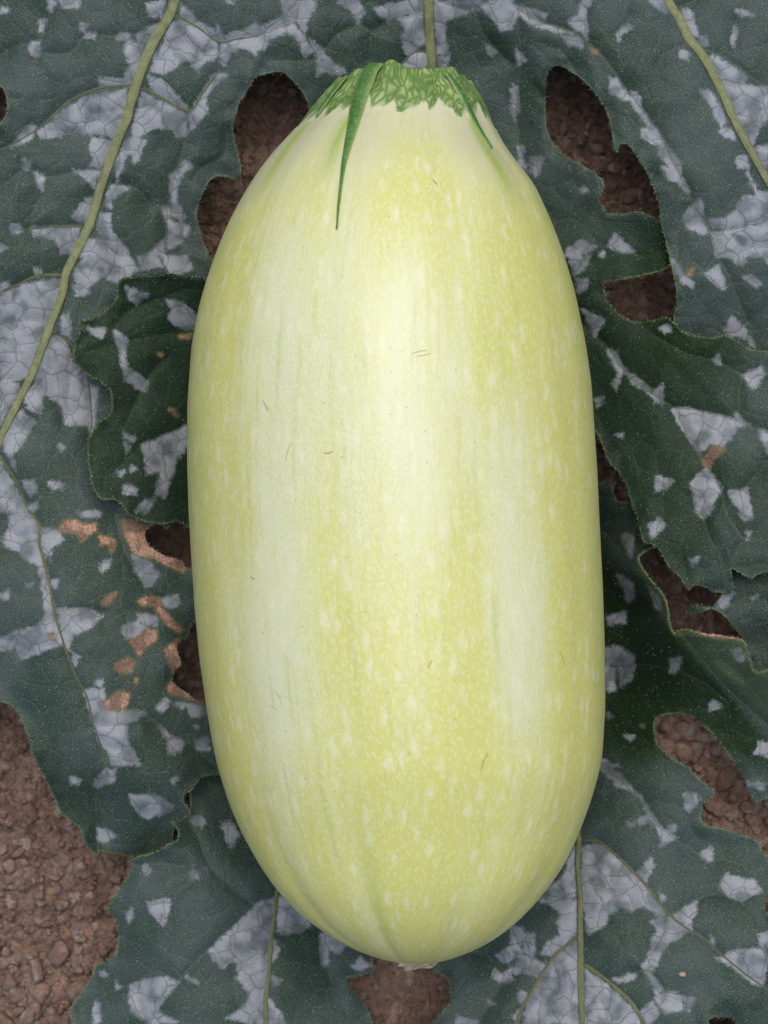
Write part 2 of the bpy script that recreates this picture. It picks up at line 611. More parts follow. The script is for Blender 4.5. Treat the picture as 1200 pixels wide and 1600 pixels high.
# areas of bare soil seen between the leaves: (centre u, v, spread u, v, how many, size range mm)
BARE = [(70, 1545, 95, 60, 42, 1.8, 4.2), (20, 1420, 60, 120, 30, 1.2, 3.0), (20, 1200, 40, 90, 22, 1.2, 3.4), (120, 1430, 60, 90, 26, 0.9, 2.6),
        (1090, 1190, 55, 60, 34, 1.6, 4.4), (1160, 1270, 45, 30, 18, 1.8, 4.6), (1000, 465, 60, 35, 14, 1.2, 3.0),
        (910, 190, 50, 90, 16, 1.2, 2.8), (990, 300, 40, 40, 10, 1.2, 2.8), (425, 190, 60, 80, 14, 1.0, 2.6), (340, 330, 40, 55, 8, 1.0, 2.4),
        (630, 1550, 65, 50, 22, 0.7, 1.8), (1060, 910, 60, 40, 12, 1.2, 3.0), (960, 730, 25, 40, 8, 1.2, 2.6)]
crng = random.Random(11)
for (cu, cv, su, sv, n, lo, hi) in BARE:
    for i in range(n):
        u, v = cu + crng.uniform(-su, su), cv + crng.uniform(-sv, sv)
        X, Y, _ = place(u, v, 0.0)
        X, Y = float(X), float(Y)
        s = lo + (hi - lo) * crng.random() ** 1.8
        o = bpy.data.objects.new('clod', crng.choice(CLODS))
        COL.objects.link(o)
        o.parent = soil
        z = float(soil_height(np.array([X]), np.array([Y]))[0])
        o.location = (X, Y, z + s * 0.00025)
        o.scale = (s * 0.001 * crng.uniform(0.75, 1.3), s * 0.001 * crng.uniform(0.75, 1.3), s * 0.001 * crng.uniform(0.6, 0.9))
        o.rotation_euler = (crng.uniform(-0.5, 0.5), crng.uniform(-0.5, 0.5), crng.uniform(0, 6.3))

# small crumbs, far too many to count
bm0 = clod_mesh(99, 1)
cv0 = np.array([v.co[:] for v in bm0.vertices])
cf0 = np.array([p.vertices[:] for p in bm0.polygons])
N = 22000
U, V = rng.uniform(-60, 1260, N * 2), rng.uniform(0, 1660, N * 2)
bare = np.zeros(N * 2, bool)
for (cu, cv, su, sv, *_r) in BARE + [(90, 1350, 140, 260), (1120, 1230, 110, 110), (640, 1550, 80, 60)]:
    bare |= (np.abs(U - cu) < su * 1.25) & (np.abs(V - cv) < sv * 1.25)
U, V = U[bare], V[bare]
N = len(U)
X, Y, _ = place(U, V, 0.0)
S = (0.18 + 0.95 * rng.random(N) ** 3.0) * 0.001
Zc = soil_height(X, Y) + S * 0.35
ang = rng.uniform(0, 6.283, N)
ca, sa = np.cos(ang), np.sin(ang)
sq = rng.uniform(0.7, 1.3, (N, 3)) * S[:, None]
L = cv0[None] * sq[:, None, :]
W = np.stack([L[..., 0] * ca[:, None] - L[..., 1] * sa[:, None] + X[:, None], L[..., 0] * sa[:, None] + L[..., 1] * ca[:, None] + Y[:, None], L[..., 2] + Zc[:, None]], -1)
faces = (cf0[None] + (np.arange(N) * len(cv0))[:, None, None]).reshape(-1, 3)
crumbs = add_mesh('soil_crumbs', W.reshape(-1, 3), faces, M_SOIL, parent=soil)
tag(crumbs, kind='stuff')

# ------------------------------------------------------------------ leaf drawing data
# Every list is drawn on tiles (origin u, v; three units per drawing unit) and then turned into plan positions.
def tile(ox, oy, polys):
    return [[(ox + x / 3.0, oy + y / 3.0) for x, y in zip(p[::2], p[1::2])] for p in polys]


A_OUT = [(-300, -260), (200, -440), (650, -470), (1100, -440), (1480, -250), (1500, 300), (1420, 560), (1300, 590), (1200, 575), (1120, 560), (1062, 522),
         (1052, 497), (1057, 473), (1055, 443), (1048, 412), (1040, 378), (1031, 343), (1030, 320), (1020, 293), (1007, 263), (987, 233), (972, 225), (962, 238),
         (957, 213), (950, 180), (933, 150), (913, 127), (887, 108), (868, 102), (857, 110), (853, 133), (852, 160), (853, 197), (863, 223), (887, 247), (917, 263),
         (941, 279), (945, 293), (935, 313), (947, 333), (965, 420), (900, 430), (480, 430), (475, 300), (500, 210), (484, 170), (475, 147), (460, 128), (440, 113), (420, 115),
         (400, 121), (383, 147), (368, 177), (365, 207), (372, 240), (377, 267), (375, 289), (365, 279), (337, 275), (320, 293), (308, 327), (312, 360), (325, 397),
         (345, 430), (340, 600), (340, 800), (330, 815), (293, 820), (277, 813), (267, 817), (263, 826), (247, 818), (233, 826), (226, 838), (232, 850), (253, 866), (280, 874),
         (290, 885), (300, 890), (345, 900), (350, 960), (302, 973), (293, 997), (277, 1005), (277, 1020), (283, 1037), (270, 1053), (268, 1063), (283, 1077),
         (297, 1087), (317, 1097), (360, 1110), (390, 1180), (350, 1207), (320, 1213), (307, 1225), (297, 1237), (287, 1242), (288, 1255), (299, 1272), (282, 1284),
         (272, 1300), (268, 1317), (235, 1330), (203, 1338), (187, 1335), (160, 1330), (148, 1337), (133, 1317), (123, 1293), (97, 1273), (83, 1243), (62, 1200),
         (50, 1177), (42, 1147), (32, 1120), (17, 1102), (0, 1097), (-60, 1085), (-180, 1000), (-270, 800), (-290, 400), (-310, 50)]
A_HOLE = [(-70, 128), (-10, 132), (5, 139), (11, 160), (8, 180), (0, 193), (-50, 205)]
LOBE_OUT = [(470, 225), (863, 223), (887, 247), (917, 263), (941, 279), (945, 293), (935, 313), (947, 333), (977, 333), (1000, 330), (1028, 343), (1070, 352), (1082, 400), (1048, 417), (1033, 423), (1000, 432),
            (967, 437), (943, 443), (950, 470), (970, 493), (990, 503), (1013, 502), (1033, 497), (1047, 497), (1067, 517), (1090, 525), (1112, 528), (1133, 522),
            (1153, 533), (1170, 543), (1188, 548), (1205, 547), (1300, 540), (1420, 600), (1450, 760), (1350, 900), (1200, 893), (1175, 902), (1160, 898), (1143, 889),
            (1144, 905), (1145, 928), (1120, 926), (1100, 917), (1084, 914), (1077, 922), (1063, 903), (1047, 887), (1033, 863), (1020, 850), (1005, 847),
            (1000, 827), (993, 800), (987, 790), (983, 770), (977, 753), (967, 737), (953, 723), (943, 700), (933, 677), (900, 650), (850, 900), (700, 1000),
            (450, 900), (340, 830), (293, 821), (277, 813), (260, 819), (233, 816), (203, 806), (193, 793), (180, 780), (157, 780), (147, 763), (140, 737), (138, 690),
            (153, 663), (173, 648), (175, 627), (172, 610), (157, 597), (130, 580), (115, 563), (117, 533), (131, 513), (123, 505), (143, 498), (170, 483),
            (183, 460), (187, 437), (217, 432), (267, 430), (320, 437), (400, 440), (470, 400)]
E_OUT = [(880, 750), (933, 753), (958, 757), (963, 783), (990, 785), (1012, 820), (1022, 850), (1004, 864), (997, 877), (1013, 903), (1038, 933), (1046, 967), (1053, 991), (1068, 983),
         (1117, 993), (1160, 1000), (1170, 1020), (1180, 1050), (1200, 1047), (1320, 1020), (1360, 1180), (1280, 1262), (1200, 1247), (1180, 1253), (1153, 1200), (1115, 1150),
         (1083, 1120), (1053, 1115), (1030, 1120), (1022, 1133), (1026, 1160), (1050, 1185), (1077, 1200), (1093, 1217), (1118, 1238), (1102, 1253),
         (1095, 1273), (1102, 1290), (1133, 1295), (1167, 1307), (1185, 1317), (1200, 1343), (1260, 1390), (1330, 1500), (1360, 1720), (1000, 1830), (640, 1760), (655, 1640),
         (673, 1600), (687, 1583), (703, 1563), (702, 1537), (690, 1522), (657, 1503), (640, 1460), (700, 1330), (840, 1180), (870, 1000)]
E_HOLE1 = [(1108, 1592), (1125, 1589), (1145, 1593), (1152, 1612), (1130, 1635), (1108, 1615)]
E_HOLE2 = [(1197, 1408), (1215, 1404), (1225, 1420), (1210, 1432), (1196, 1422)]
R_OUT = [(1085, 946), (1073, 957), (1090, 958), (1110, 953), (1127, 958), (1150, 985), (1165, 1010), (1175, 1065), (1240, 1090), (1380, 1050), (1400, 860), (1250, 820), (1150, 850), (1132, 890), (1128, 925), (1112, 948)]
F_OUT = [(268, 1283), (278, 1297), (275, 1312), (240, 1332), (203, 1343), (205, 1358), (187, 1387), (167, 1422), (182, 1437), (184, 1463), (182, 1490), (167, 1500), (145, 1513),
         (143, 1527), (117, 1563), (107, 1580), (115, 1600), (120, 1640), (200, 1740), (420, 1830), (620, 1740), (595, 1640), (582, 1600), (577, 1583), (563, 1560), (547, 1540),
         (543, 1528), (567, 1523), (583, 1515), (582, 1493), (590, 1460), (520, 1320), (430, 1180), (345, 1180), (300, 1225), (297, 1262), (285, 1280)]

# silver patches --------------------------------------------------------------
S_BLADE = tile(0, 0, [
    [690,20,770,0,760,80,700,70], [280,0,370,0,365,30,290,35], [640,160,740,120,700,200,660,190], [560,155,600,160,600,190,550,180],
    [600,190,680,210,660,310,610,370,590,350,610,300,590,240], [400,150,450,150,440,175,400,170], [145,195,185,195,180,265,145,250], [230,0,260,0,240,50,228,40],
    [190,95,215,90,200,150,185,150], [0,40,35,40,30,58,0,58], [380,110,405,110,400,140,380,140],
    [800,110,860,100,1020,200,1015,270,960,290,920,330,880,280,840,300,800,330,760,350,710,330,730,270,770,200],
    [850,20,890,60,910,90,960,120,1010,150,1025,120,1040,170,1130,150,1200,115,1200,260,1150,220,1080,240,1050,310,1035,260,1035,200,960,170,880,100,845,70],
    [465,370,580,370,600,340,620,380,600,400,470,400], [700,360,750,370,820,440,860,490,890,510,860,515,770,470,700,400],
    [1000,350,1060,350,1000,400,960,450,970,520,930,560,890,610,890,530,950,430],
    [260,540,400,460,590,420,600,490,570,600,540,640,430,630,310,620,250,580],
    [670,440,760,480,880,540,870,640,830,640,810,600,720,600,650,640,620,640,640,540], [110,610,160,590,150,650,50,690],
    [180,620,240,575,300,620,280,640,190,640], [430,645,520,660,510,740,470,790,420,780,440,740,420,690], [620,640,680,660,660,710,590,720,570,780,550,850,540,760,590,660],
    [340,800,470,800,440,880,400,830], [110,740,140,760,130,800,110,780], [160,805,215,830,195,890,180,850], [400,940,440,930,420,1030,370,1040,340,1020],
    [520,870,600,880,560,900,520,940,520,980,490,960], [150,1070,370,1070,350,1190,290,1190,260,1120,160,1100], [50,1060,90,1050,100,1080,60,1100],
    [470,1000,520,1000,510,1070,560,1140,600,1180,560,1200,490,1140,460,1080], [760,970,810,970,780,1030], [790,1030,840,1060,850,1140,790,1160],
    [860,1050,890,1060,870,1110,850,1090], [800,820,830,800,820,940,870,1020,850,1040,810,1000], [870,760,900,780,860,810,830,870,840,800], [0,1150,30,1160,0,1175],
    [720,1180,770,1130,770,1200,700,1200], [400,1120,480,1120,560,1200,380,1200], [620,715,655,720,650,755,625,755], [1070,0,1110,0,1100,18,1070,14]]) + tile(400, 0, [
    [125,0,200,0,190,100,120,130,0,170,0,130,90,100,130,60], [200,0,280,0,270,50,240,90,230,160,200,100],
    [0,180,100,140,180,110,230,180,260,230,230,270,210,200,140,150,60,180,40,230,0,230], [250,180,300,220,330,270,290,280,270,240], [380,0,480,0,500,60,480,110,460,60,430,40],
    [290,290,340,280,420,340,380,350,310,330,285,360], [560,40,640,20,700,0,790,0,790,50,700,70,620,90,580,70], [670,90,780,60,790,200,740,240,700,250,690,180,700,120],
    [690,310,740,250,810,260,800,330,690,310], [840,0,1000,0,1030,40,970,60,900,90,880,150,900,240,850,250,840,100], [1000,0,1200,0,1200,130,1150,140,1090,60,1040,20],
    [1090,215,1130,240,1110,255,1085,250], [850,265,900,270,890,320,850,330]]) + tile(800, 0, [
    [0,20,60,30,160,70,140,100,30,60,0,130], [50,70,130,110,280,160,220,150,80,110], [270,100,310,70,330,0,370,0,340,70,350,180,320,150,290,130], [240,170,320,180,330,220,270,210],
    [540,110,560,130,520,150,500,185,495,155], [640,0,720,0,720,60,690,40], [790,80,800,40,840,60,870,170,840,170], [880,170,910,170,920,215,880,210], [1050,40,1100,60,1130,70,1080,75],
    [1040,130,1055,140,1040,220,1030,210], [460,370,490,370,520,420,560,470,520,460,460,430],
    [560,430,600,450,600,500,680,620,730,690,790,760,790,820,830,900,800,890,740,790,700,720,690,640,620,560,570,500], [700,780,740,790,790,850,740,840], [610,610,650,600,690,670,650,670,610,640],
    [800,230,830,250,820,280,790,260], [880,420,920,430,960,480,1000,570,980,590,960,560,940,500], [970,610,1030,610,1040,650,1000,640], [1050,740,1100,730,1110,790,1060,780],
    [910,260,960,270,1100,360,1080,400,1200,410,1200,520,1120,690,1060,560,980,400], [1140,690,1200,680,1200,810,1160,760],
    [1100,800,1150,900,1200,900,1200,1030,1080,1060,940,1070,920,1030,1000,1030,1050,990,1080,930,1150,920], [940,1090,1200,1050,1200,1200,960,1200], [850,960,880,940,920,1080,900,1100,810,1060,810,1010],
    [75,740,145,735,120,830,90,800], [20,230,60,280,30,300], [30,690,55,690,60,780,40,770], [0,400,22,410,30,520,14,560,0,540], [330,880,350,890,330,905,320,890]]) + tile(0, 400, [
    [0,190,120,130,290,110,240,320,200,350,80,390,0,420], [0,420,200,350,130,560,100,580,0,600], [0,600,90,600,60,690,0,790],
    [350,60,400,0,600,0,640,60,600,100,540,120,480,90,420,140,360,130], [340,140,400,150,420,175,360,185], [290,290,320,270,330,380,290,360],
    [230,390,280,380,340,480,400,540,430,640,410,790,310,790,290,700,220,650,180,660,170,610,160,560], [430,620,460,610,450,680,440,760,420,840,410,760], [100,640,170,600,190,660,190,740,140,720],
    [50,750,100,730,160,780,100,880,60,930,70,1000,20,900,20,830], [0,970,60,1070,130,1180,130,1200,0,1200], [105,1060,160,1050,170,1100,140,1130], [230,1060,300,1070,290,1090,235,1085],
    [270,885,300,890,290,910], [140,1160,175,1160,160,1200,140,1190], [780,0,870,0,900,50,860,80,800,80,770,30], [160,60,195,70,180,95,160,80], [0,130,40,120,40,150,0,170], [650,0,740,0,760,50,670,60]]) + tile(0, 800, [
    [40,20,140,0,180,60,185,190,100,190,20,150,10,130,50,80], [195,80,260,80,300,130,230,170,240,230,200,180], [100,190,190,190,210,290,230,380,255,470,210,520,210,420,190,300,180,250,100,210],
    [240,330,270,320,260,360], [0,600,50,570,160,540,250,480,300,610,100,690,75,600,50,640,0,650], [270,460,390,450,480,490,420,540,340,580,320,640,300,610], [120,340,155,335,140,355], [0,390,40,370,40,400,10,415],
    [470,250,520,220,510,250,480,280], [620,200,700,240,740,290,710,340,680,350,640,280], [760,410,830,390,840,440,790,450], [650,480,740,490,730,530,660,520], [570,540,650,520,690,540,650,580,600,590,570,560],
    [340,660,370,680,350,720], [400,840,480,830,500,920,610,930,680,940,600,990,590,1070,610,1100,650,1170,600,1180,480,1100,440,990,410,900], [735,920,780,870,800,890,760,930], [820,890,870,900,860,920,830,910],
    [880,900,960,910,970,950,900,960], [740,1000,790,1040,770,1050], [785,1040,860,1080,850,1120,790,1130], [920,1070,970,1060,980,1110,920,1110], [910,1000,930,1000,930,1020], [500,1110,590,1120,650,1180,520,1190], [450,800,480,790,470,820],
    [370,0,470,0,460,25,400,25]]) + tile(0, 1200, [
    [335,50,375,55,365,75,335,75], [455,50,500,0,540,20,530,60,460,90,445,80], [460,285,490,290,540,320,480,350,460,330], [610,130,690,125,750,135,810,185,750,215,690,235,640,200], [800,60,830,35,835,55,810,75]]) + tile(800, 400, [
    [750,20,780,50,810,90,850,130,840,150,790,110], [910,80,970,45,1000,160,950,120], [1020,0,1080,0,1090,35,1060,45], [1080,95,1120,95,1160,130,1150,150], [1000,350,1030,290,1060,310,1120,390,1140,430,1080,380,1040,370], [1180,0,1200,0,1200,30]])
S_LOBE = tile(0, 400, [
    [590,145,690,180,640,225,600,190], [785,205,860,220,920,290,910,340,840,340,790,290,810,250], [410,335,490,345,480,385,430,360], [535,350,600,390,580,450,590,510,570,510,560,430,540,400],
    [585,525,690,590,680,635,640,620,590,580], [580,820,630,860,610,870,580,840], [660,890,870,800,880,880,830,960,790,1060,770,1130,730,1110,750,1010,690,1020,680,940], [590,1075,640,1095,640,1120,580,1110],
    [620,985,640,1000,620,1010], [550,1010,580,1010,565,1025], [640,1200,690,1140,730,1140,680,1200], [585,880,610,890,590,930]]) + tile(800, 400, [
    [270,0,370,0,350,50,290,90], [300,110,350,110,355,150,310,170], [330,250,430,300,390,380,360,320], [450,435,490,450,500,490,530,530,500,580,490,630,470,600,500,550,470,490], [530,540,600,580,660,630,640,640,560,590],
    [655,650,700,600,705,640,700,690,670,680], [750,720,820,715,1050,770,1030,860,980,890,920,880,880,930,830,860], [840,1060,900,1000,930,1010,980,1100,950,1140,930,1200,900,1230,870,1200], [675,1030,760,1055,720,1090,675,1100],
    [1020,1110,1100,1090,1125,1230,1090,1240], [1080,560,1170,520,1180,560,1130,625], [945,490,965,465,980,505], [1160,810,1200,820,1200,920,1170,860], [700,340,730,325,740,350,715,360], [390,670,430,665,400,700],
    [490,840,520,835,520,850], [1050,740,1110,790,1050,800], [450,-50,490,-100,520,-60,580,-20,520,-20], [270,-40,330,-70,390,-40,330,0,250,0], [410,-15,428,-18,430,0,412,2]]) + tile(800, 800, [
    [645,60,690,30,720,65,670,110,650,120], [830,220,870,215,845,260], [1095,95,1118,100,1105,125]])
S_E = tile(800, 800, [
    [510,110,570,110,560,210,540,180], [440,490,530,470,530,520,450,525], [440,640,500,630,570,680,575,720,440,720], [440,720,485,730,480,830,440,840], [500,730,570,725,560,790,510,820], [740,690,790,680,770,755,745,750],
    [930,900,950,885,980,915,930,925], [1140,1130,1160,1080,1200,1090,1200,1150], [440,940,470,955,445,965], [525,1050,570,1050,550,1070], [1030,650,1060,635,1090,690,1070,700], [410,1160,500,1190,410,1200], [500,290,560,330,570,400,540,420], [640,350,690,400,715,480,680,450]]) + tile(800, 1200, [
    [330,370,410,360,500,430,620,550,720,690,690,760,650,720,690,700,620,640,560,670,510,650,450,690,440,730,360,780,345,700,330,560],
    [415,0,470,0,540,70,600,140,640,190,690,270,770,330,720,340,700,370,690,290,640,240,600,270,600,240,640,220,600,130,540,90,500,90], [810,120,860,120,875,150,830,205,810,180], [885,400,935,365,935,440,910,430],
    [985,520,1010,500,1130,530,1165,580,1080,620,1020,600,980,560], [590,490,650,425,660,450,630,530], [545,255,570,255,570,275,550,275], [760,690,860,625,865,660,830,730,840,760],
    [740,700,830,760,730,820,700,870,680,920,650,950,610,930,640,900,660,800], [620,940,680,1000,710,1050,680,1060,650,990], [1000,880,1070,850,1180,850,1200,900,1170,1020,1140,1010,1060,950], [960,890,1000,890,1010,920],
    [1160,780,1200,770,1200,830,1170,830], [930,790,945,800,940,820], [670,1080,720,1045,800,1070,800,1130,720,1150], [800,1080,860,1080,830,1140], [350,950,450,1020,560,1120,600,1200,340,1200], [480,990,580,965,570,990,490,1005],
    [600,1150,660,1100,690,1150,640,1200], [300,380,290,500,300,610,180,595,170,570,250,500,270,420], [130,620,180,600,300,620,300,770,200,870,140,880,170,820,230,790,210,730,240,680,180,640],
    [60,880,170,920,310,800,310,1200,60,1200,70,1100,130,980,60,960,0,960,40,880], [60,780,100,780,110,850,90,880,50,860], [0,740,50,750,40,860,0,850], [40,1040,80,1060,60,1100,30,1080], [0,1160,40,1140,20,1200],
    [690,590,715,610,700,630], [735,270,760,265,770,290,745,300], [1060,70,1180,70,1180,100,1150,95]]) + tile(400, 1200, [
    [1120,950,1160,980,1140,1010,1110,970], [1170,960,1200,940,1200,1000,1165,1000], [940,1160,1030,1190,1050,1200,940,1200], [1090,1090,1115,1100,1095,1110], [1130,880,1200,830,1200,900,1160,910], [820,1000,860,1000,850,1020]])
S_R = tile(800, 800, [[980,400,1030,380,1010,430,960,460], [1120,400,1145,395,1130,415]])
S_F = tile(400, 1200, [
    [110,600,230,690,250,740,200,770,110,780,100,700], [0,640,85,610,60,950,40,1200,0,1200], [300,780,330,770,420,830,390,870,340,850,330,930,310,930,300,840], [75,800,110,850,80,900], [450,940,490,890,540,930,490,950],
    [70,980,120,1000,80,1020], [60,1090,110,1150,130,1200,60,1200]]) + tile(0, 1200, [
    [890,235,940,230,960,255,940,275,900,260], [1040,260,1080,255,1120,320,1080,375,1060,330], [665,460,690,455,705,480,685,495], [890,495,920,480,925,510,900,530], [590,680,610,660,625,700,605,725],
    [695,630,790,615,795,650,770,735,740,710,700,665], [980,860,1100,740,1200,650,1210,950,1110,990,1120,920,1090,890,1050,930,1010,910], [1110,980,1210,940,1210,1200,1060,1170,1150,1120,1170,1060],
    [610,1020,690,990,760,980,835,1005,760,1090,700,1190,660,1170,615,1140], [465,955,490,950,500,970,475,975], [545,1005,560,1020,550,1030], [435,1150,450,1100,465,1110,470,1180,450,1200], [875,980,900,985,925,1010,900,1005], [700,1190,740,1150,830,1190,720,1200]])

# scorched patches --------------------------------------------------------------
N_BLADE = tile(0, 800, [
    [270,80,300,40,350,35,400,60,450,50,455,90,430,100,380,140,360,100,300,100], [460,110,500,110,550,140,540,170,520,195,500,150,470,160], [570,40,640,40,700,60,690,110,740,150,700,180,620,190,600,140,580,110],
    [620,190,700,160,760,190,830,220,880,250,860,290,800,260,720,220,660,210], [470,430,500,390,550,370,540,400,500,440],
    [640,420,680,395,750,400,760,450,810,500,860,550,840,570,790,540,750,490,720,440,670,440], [600,600,640,590,690,540,740,560,740,600,680,640,650,680,630,640], [540,710,600,680,635,700,620,750,590,760,540,740],
    [490,890,530,860,560,835,610,850,600,900,560,940,490,920], [770,640,800,620,840,590,860,720,810,770,790,700], [780,820,810,780,860,830,900,880,840,870,790,850], [890,850,960,880,960,910,910,890], [630,780,645,780,640,805],
    [220,570,250,565,255,585,225,585]]) + tile(800, 400, [[820,70,850,55,845,90,825,95]]) + tile(0, 0, []) + tile(800, 0, [[365,225,400,235,405,255,380,250]])
N_LOBE = tile(800, 400, [[890,950,930,900,980,890,1000,910,950,950,925,995,900,980]]) + tile(0, 400, [[740,455,765,450,760,475,742,472], [790,715,815,715,840,750,820,755], [835,370,900,365,890,385,840,385]])
N_E = tile(800, 1200, [[365,515,385,520,375,535], [1190,630,1230,610,1230,680,1195,670]]) + tile(800, 800, [[600,1000,625,1000,615,1010], [860,555,960,570,1080,590,1085,600,950,590,860,570]])
N_F = tile(0, 1200, [[425,935,445,925,440,945]])

# veins: polyline (tile units), width in drawing units --------------------------
def vt(ox, oy, *rows):
    return [([(ox + x / 3.0, oy + y / 3.0) for x, y in zip(r[1::2], r[2::2])], r[0]) for r in rows]


V_BLADE = vt(0, 0, [5,830,70,930,130,1030,200,1100,185,1200,170], [4,1030,200,1025,330,960,430], [4,690,200,640,160,560,170,400,170,330,250,190,250], [3,200,90,190,180,170,290],
    [6,630,400,470,410,330,470,250,540,170,610,30,690,0,700], [6,680,410,760,460,890,520,960,420,1030,330], [4.5,890,520,870,650,820,830,790,960,780,1060,770,1200], [3,540,660,430,640,300,620,250,580],
    [4,500,790,380,800,220,830,100,770], [5,400,1060,270,1060,80,1080], [4,450,1090,500,1150,560,1200], [3,790,960,850,1050,860,1130], [3,930,790,1050,720,1060,560], [3,530,860,640,880,700,960],
    [2.2,400,470,425,535,580,510], [2.2,425,535,410,620], [2.2,840,140,925,245,1020,230], [2.2,925,245,905,305], [2.2,770,200,850,300], [3,0,260,90,210,190,190], [3,0,880,100,800], [3,150,1010,230,830]) + vt(400, 0,
    [4.5,200,0,185,100,110,130,0,170], [4.5,185,100,240,180,290,270], [3.5,290,270,180,290,80,280], [3.5,480,0,470,50,480,110,540,150], [4,540,150,640,90,790,50], [3.5,480,120,380,160,300,270], [3,540,150,530,280],
    [5,820,240,740,245,690,300], [3.5,850,0,930,30,1020,50,1100,0], [3,1060,150,1150,260,1200,300], [3,1020,40,1060,150]) + vt(800, 0,
    [4,780,40,860,0], [3,830,200,720,250,690,300], [4.5,900,230,1000,270,1120,360,1200,420], [4.5,20,40,130,100,290,150,370,210,450,300,560,450,680,610,760,770,850,950,920,1080,970,1200,1050,1380,1100,1500],
    [3.5,290,150,330,100,330,0], [3.5,30,50,40,280,20,500,40,700,80,800], [3.5,1050,555,1130,510,1200,520], [3,980,400,1080,400,1100,350], [4,1120,700,1200,680], [4,920,1080,1040,1075,1200,1030], [3,1030,1100,1080,1150,1200,1160],
    [3,560,70,500,180], [3,1050,100,1040,230], [3,850,940,800,1010,770,1130], [2.5,180,220,230,240,300,330]) + vt(0, 400,
    [7,300,90,180,90,70,140,0,170], [5,270,370,330,410,400,530,420,640,430,780,420,850], [4,160,580,270,690,300,780], [4,100,580,0,575], [6,-40,880,20,970,80,1060,130,1190], [3,100,720,160,780],
    [2.2,80,170,90,240,60,330], [2.2,0,320,150,300,230,330], [2.2,330,560,320,700,400,720], [2.2,340,50,480,80,530,120]) + vt(0, 800,
    [6,130,-10,185,60,185,150,225,290,255,470,300,620,350,760,405,860,440,1000,480,1110,520,1200], [4.5,535,0,560,100,600,210,680,350,740,410], [3.5,255,470,160,550,75,600,0,590], [3,75,600,100,690], [3.5,255,460,390,460,480,470],
    [4,620,920,740,990,880,1080,1010,1190], [2.2,430,1010,520,1000,600,1010], [2.2,470,1105,560,1110,650,1170], [2.2,20,40,80,110,185,100]) + vt(0, 1200, [3.5,520,0,470,60,450,150,455,270,460,390], [2.5,300,150,380,260])
V_LOBE = vt(0, 400, [3,390,460,560,410,760,370,900,350], [3,540,330,620,250,780,190,900,150], [3.5,550,1000,680,880,870,800], [3.5,590,800,640,680,700,560,780,480], [2.5,590,800,480,830,420,880]) + vt(800, 400,
    [4,200,200,340,330,450,430,540,560,650,640,760,710,860,720,1050,770,1200,830], [4,760,710,830,850,910,980,980,1100,1000,1200,1080,1320], [3,660,370,820,460,960,490,1080,560,1200,590], [3,1060,740,1070,600,1100,550], [2.2,880,800,940,750], [2.2,850,1060,900,1010],
    [2.2,840,1130,930,1130], [2.5,400,30,520,-20,620,10], [3,1000,1200,1100,1080,1200,960]) + vt(800, 800, [3,890,0,930,130,980,200,1000,280,1030,370], [2.5,1000,280,1060,160,1130,90])
V_E = vt(800, 800, [3.5,400,700,485,722,600,715,760,740,900,800,1020,900], [3,485,722,490,830], [4,400,60,460,120,600,280,700,460,850,640,1000,820,1200,1000], [2.5,980,690,1080,780]) + vt(800, 1200,
    [6,330,340,410,345,500,420,620,540,740,690,830,760,900,800,1000,890,1100,970,1200,1040], [4,420,0,510,60,600,150,690,270,760,330,900,420], [3,330,530,470,570,550,595,610,545], [3,470,570,460,490,500,440], [3,550,595,570,660],
    [3,480,570,485,650], [3,345,700,440,710], [3.5,310,610,240,610,170,595], [3.5,740,690,690,760,640,910,620,950], [3.5,450,1000,620,950,700,1030,690,1080], [4,160,920,60,870,0,760], [2.5,200,950,210,1000,190,1050,100,1180], [3,40,880,0,930],
    [3,740,690,860,630,900,600,1000,590,1100,600], [2.5,690,1050,720,1060,800,1100], [2.5,330,440,420,440,470,480], [2.5,340,1080,420,1090,440,1160], [2.5,480,1160,560,1100]) + vt(400, 1200, [4,1260,870,1200,950,1130,1050,1050,1180,1000,1260], [3,960,850,1080,880,1180,960])
V_R = vt(800, 800, [3,1000,440,1100,400,1200,420])
V_F = vt(0, 1200, [3.5,1250,580,1190,640,1060,770,930,900,830,1005,730,1130,680,1200,600,1300], [2.5,870,460,780,450,640,455], [3,960,470,900,530,820,600,795,640], [3,870,240,930,330,980,460,1080,560,1190,640], [3,830,1005,740,950,620,1010,500,1060,380,1130],
    [2.5,1100,960,1200,930], [2.5,1090,760,1130,850,1200,870], [2.5,690,1190,650,1090,690,1000]) + vt(400, 1200, [3,70,800,160,740,250,740], [3,60,950,0,960], [3,80,690,0,690], [3,300,770,310,850,350,1000])
# stout ribs, built as raised bodies: (polyline in drawing units, start width, end width)
R_BLADE = [([(480, -330), (360, -190), (300, -80), (273, 0), (263, 27), (240, 63), (213, 130), (197, 187), (180, 227), (157, 293), (140, 350), (116, 400), (103, 427), (97, 457), (77, 513), (50, 583), (27, 630), (0, 687), (-40, 790), (-90, 900)], 20, 9),
           ([(655, -380), (668, -200), (669, -60), (670, 0), (670, 33), (672, 67), (675, 107), (680, 150), (676, 220), (668, 320)], 24, 9),
           ([(820, -330), (930, -190), (1000, -80), (1043, 0), (1060, 27), (1077, 60), (1100, 90), (1127, 140), (1147, 187), (1170, 230), (1200, 283), (1260, 380), (1320, 470)], 18, 9)]
R_E = [([(906, 1180), (902, 1260), (905, 1317), (903, 1350), (907, 1400), (907, 1467), (908, 1533), (910, 1600), (914, 1720), (918, 1790)], 8, 11),
       ([(906, 1462), (885, 1478), (867, 1493), (847, 1523), (820, 1567), (806, 1600), (780, 1680)], 6.5, 3),
       ([(911, 1505), (932, 1520), (950, 1533), (987, 1567), (1007, 1600), (1060, 1690)], 7, 3)]
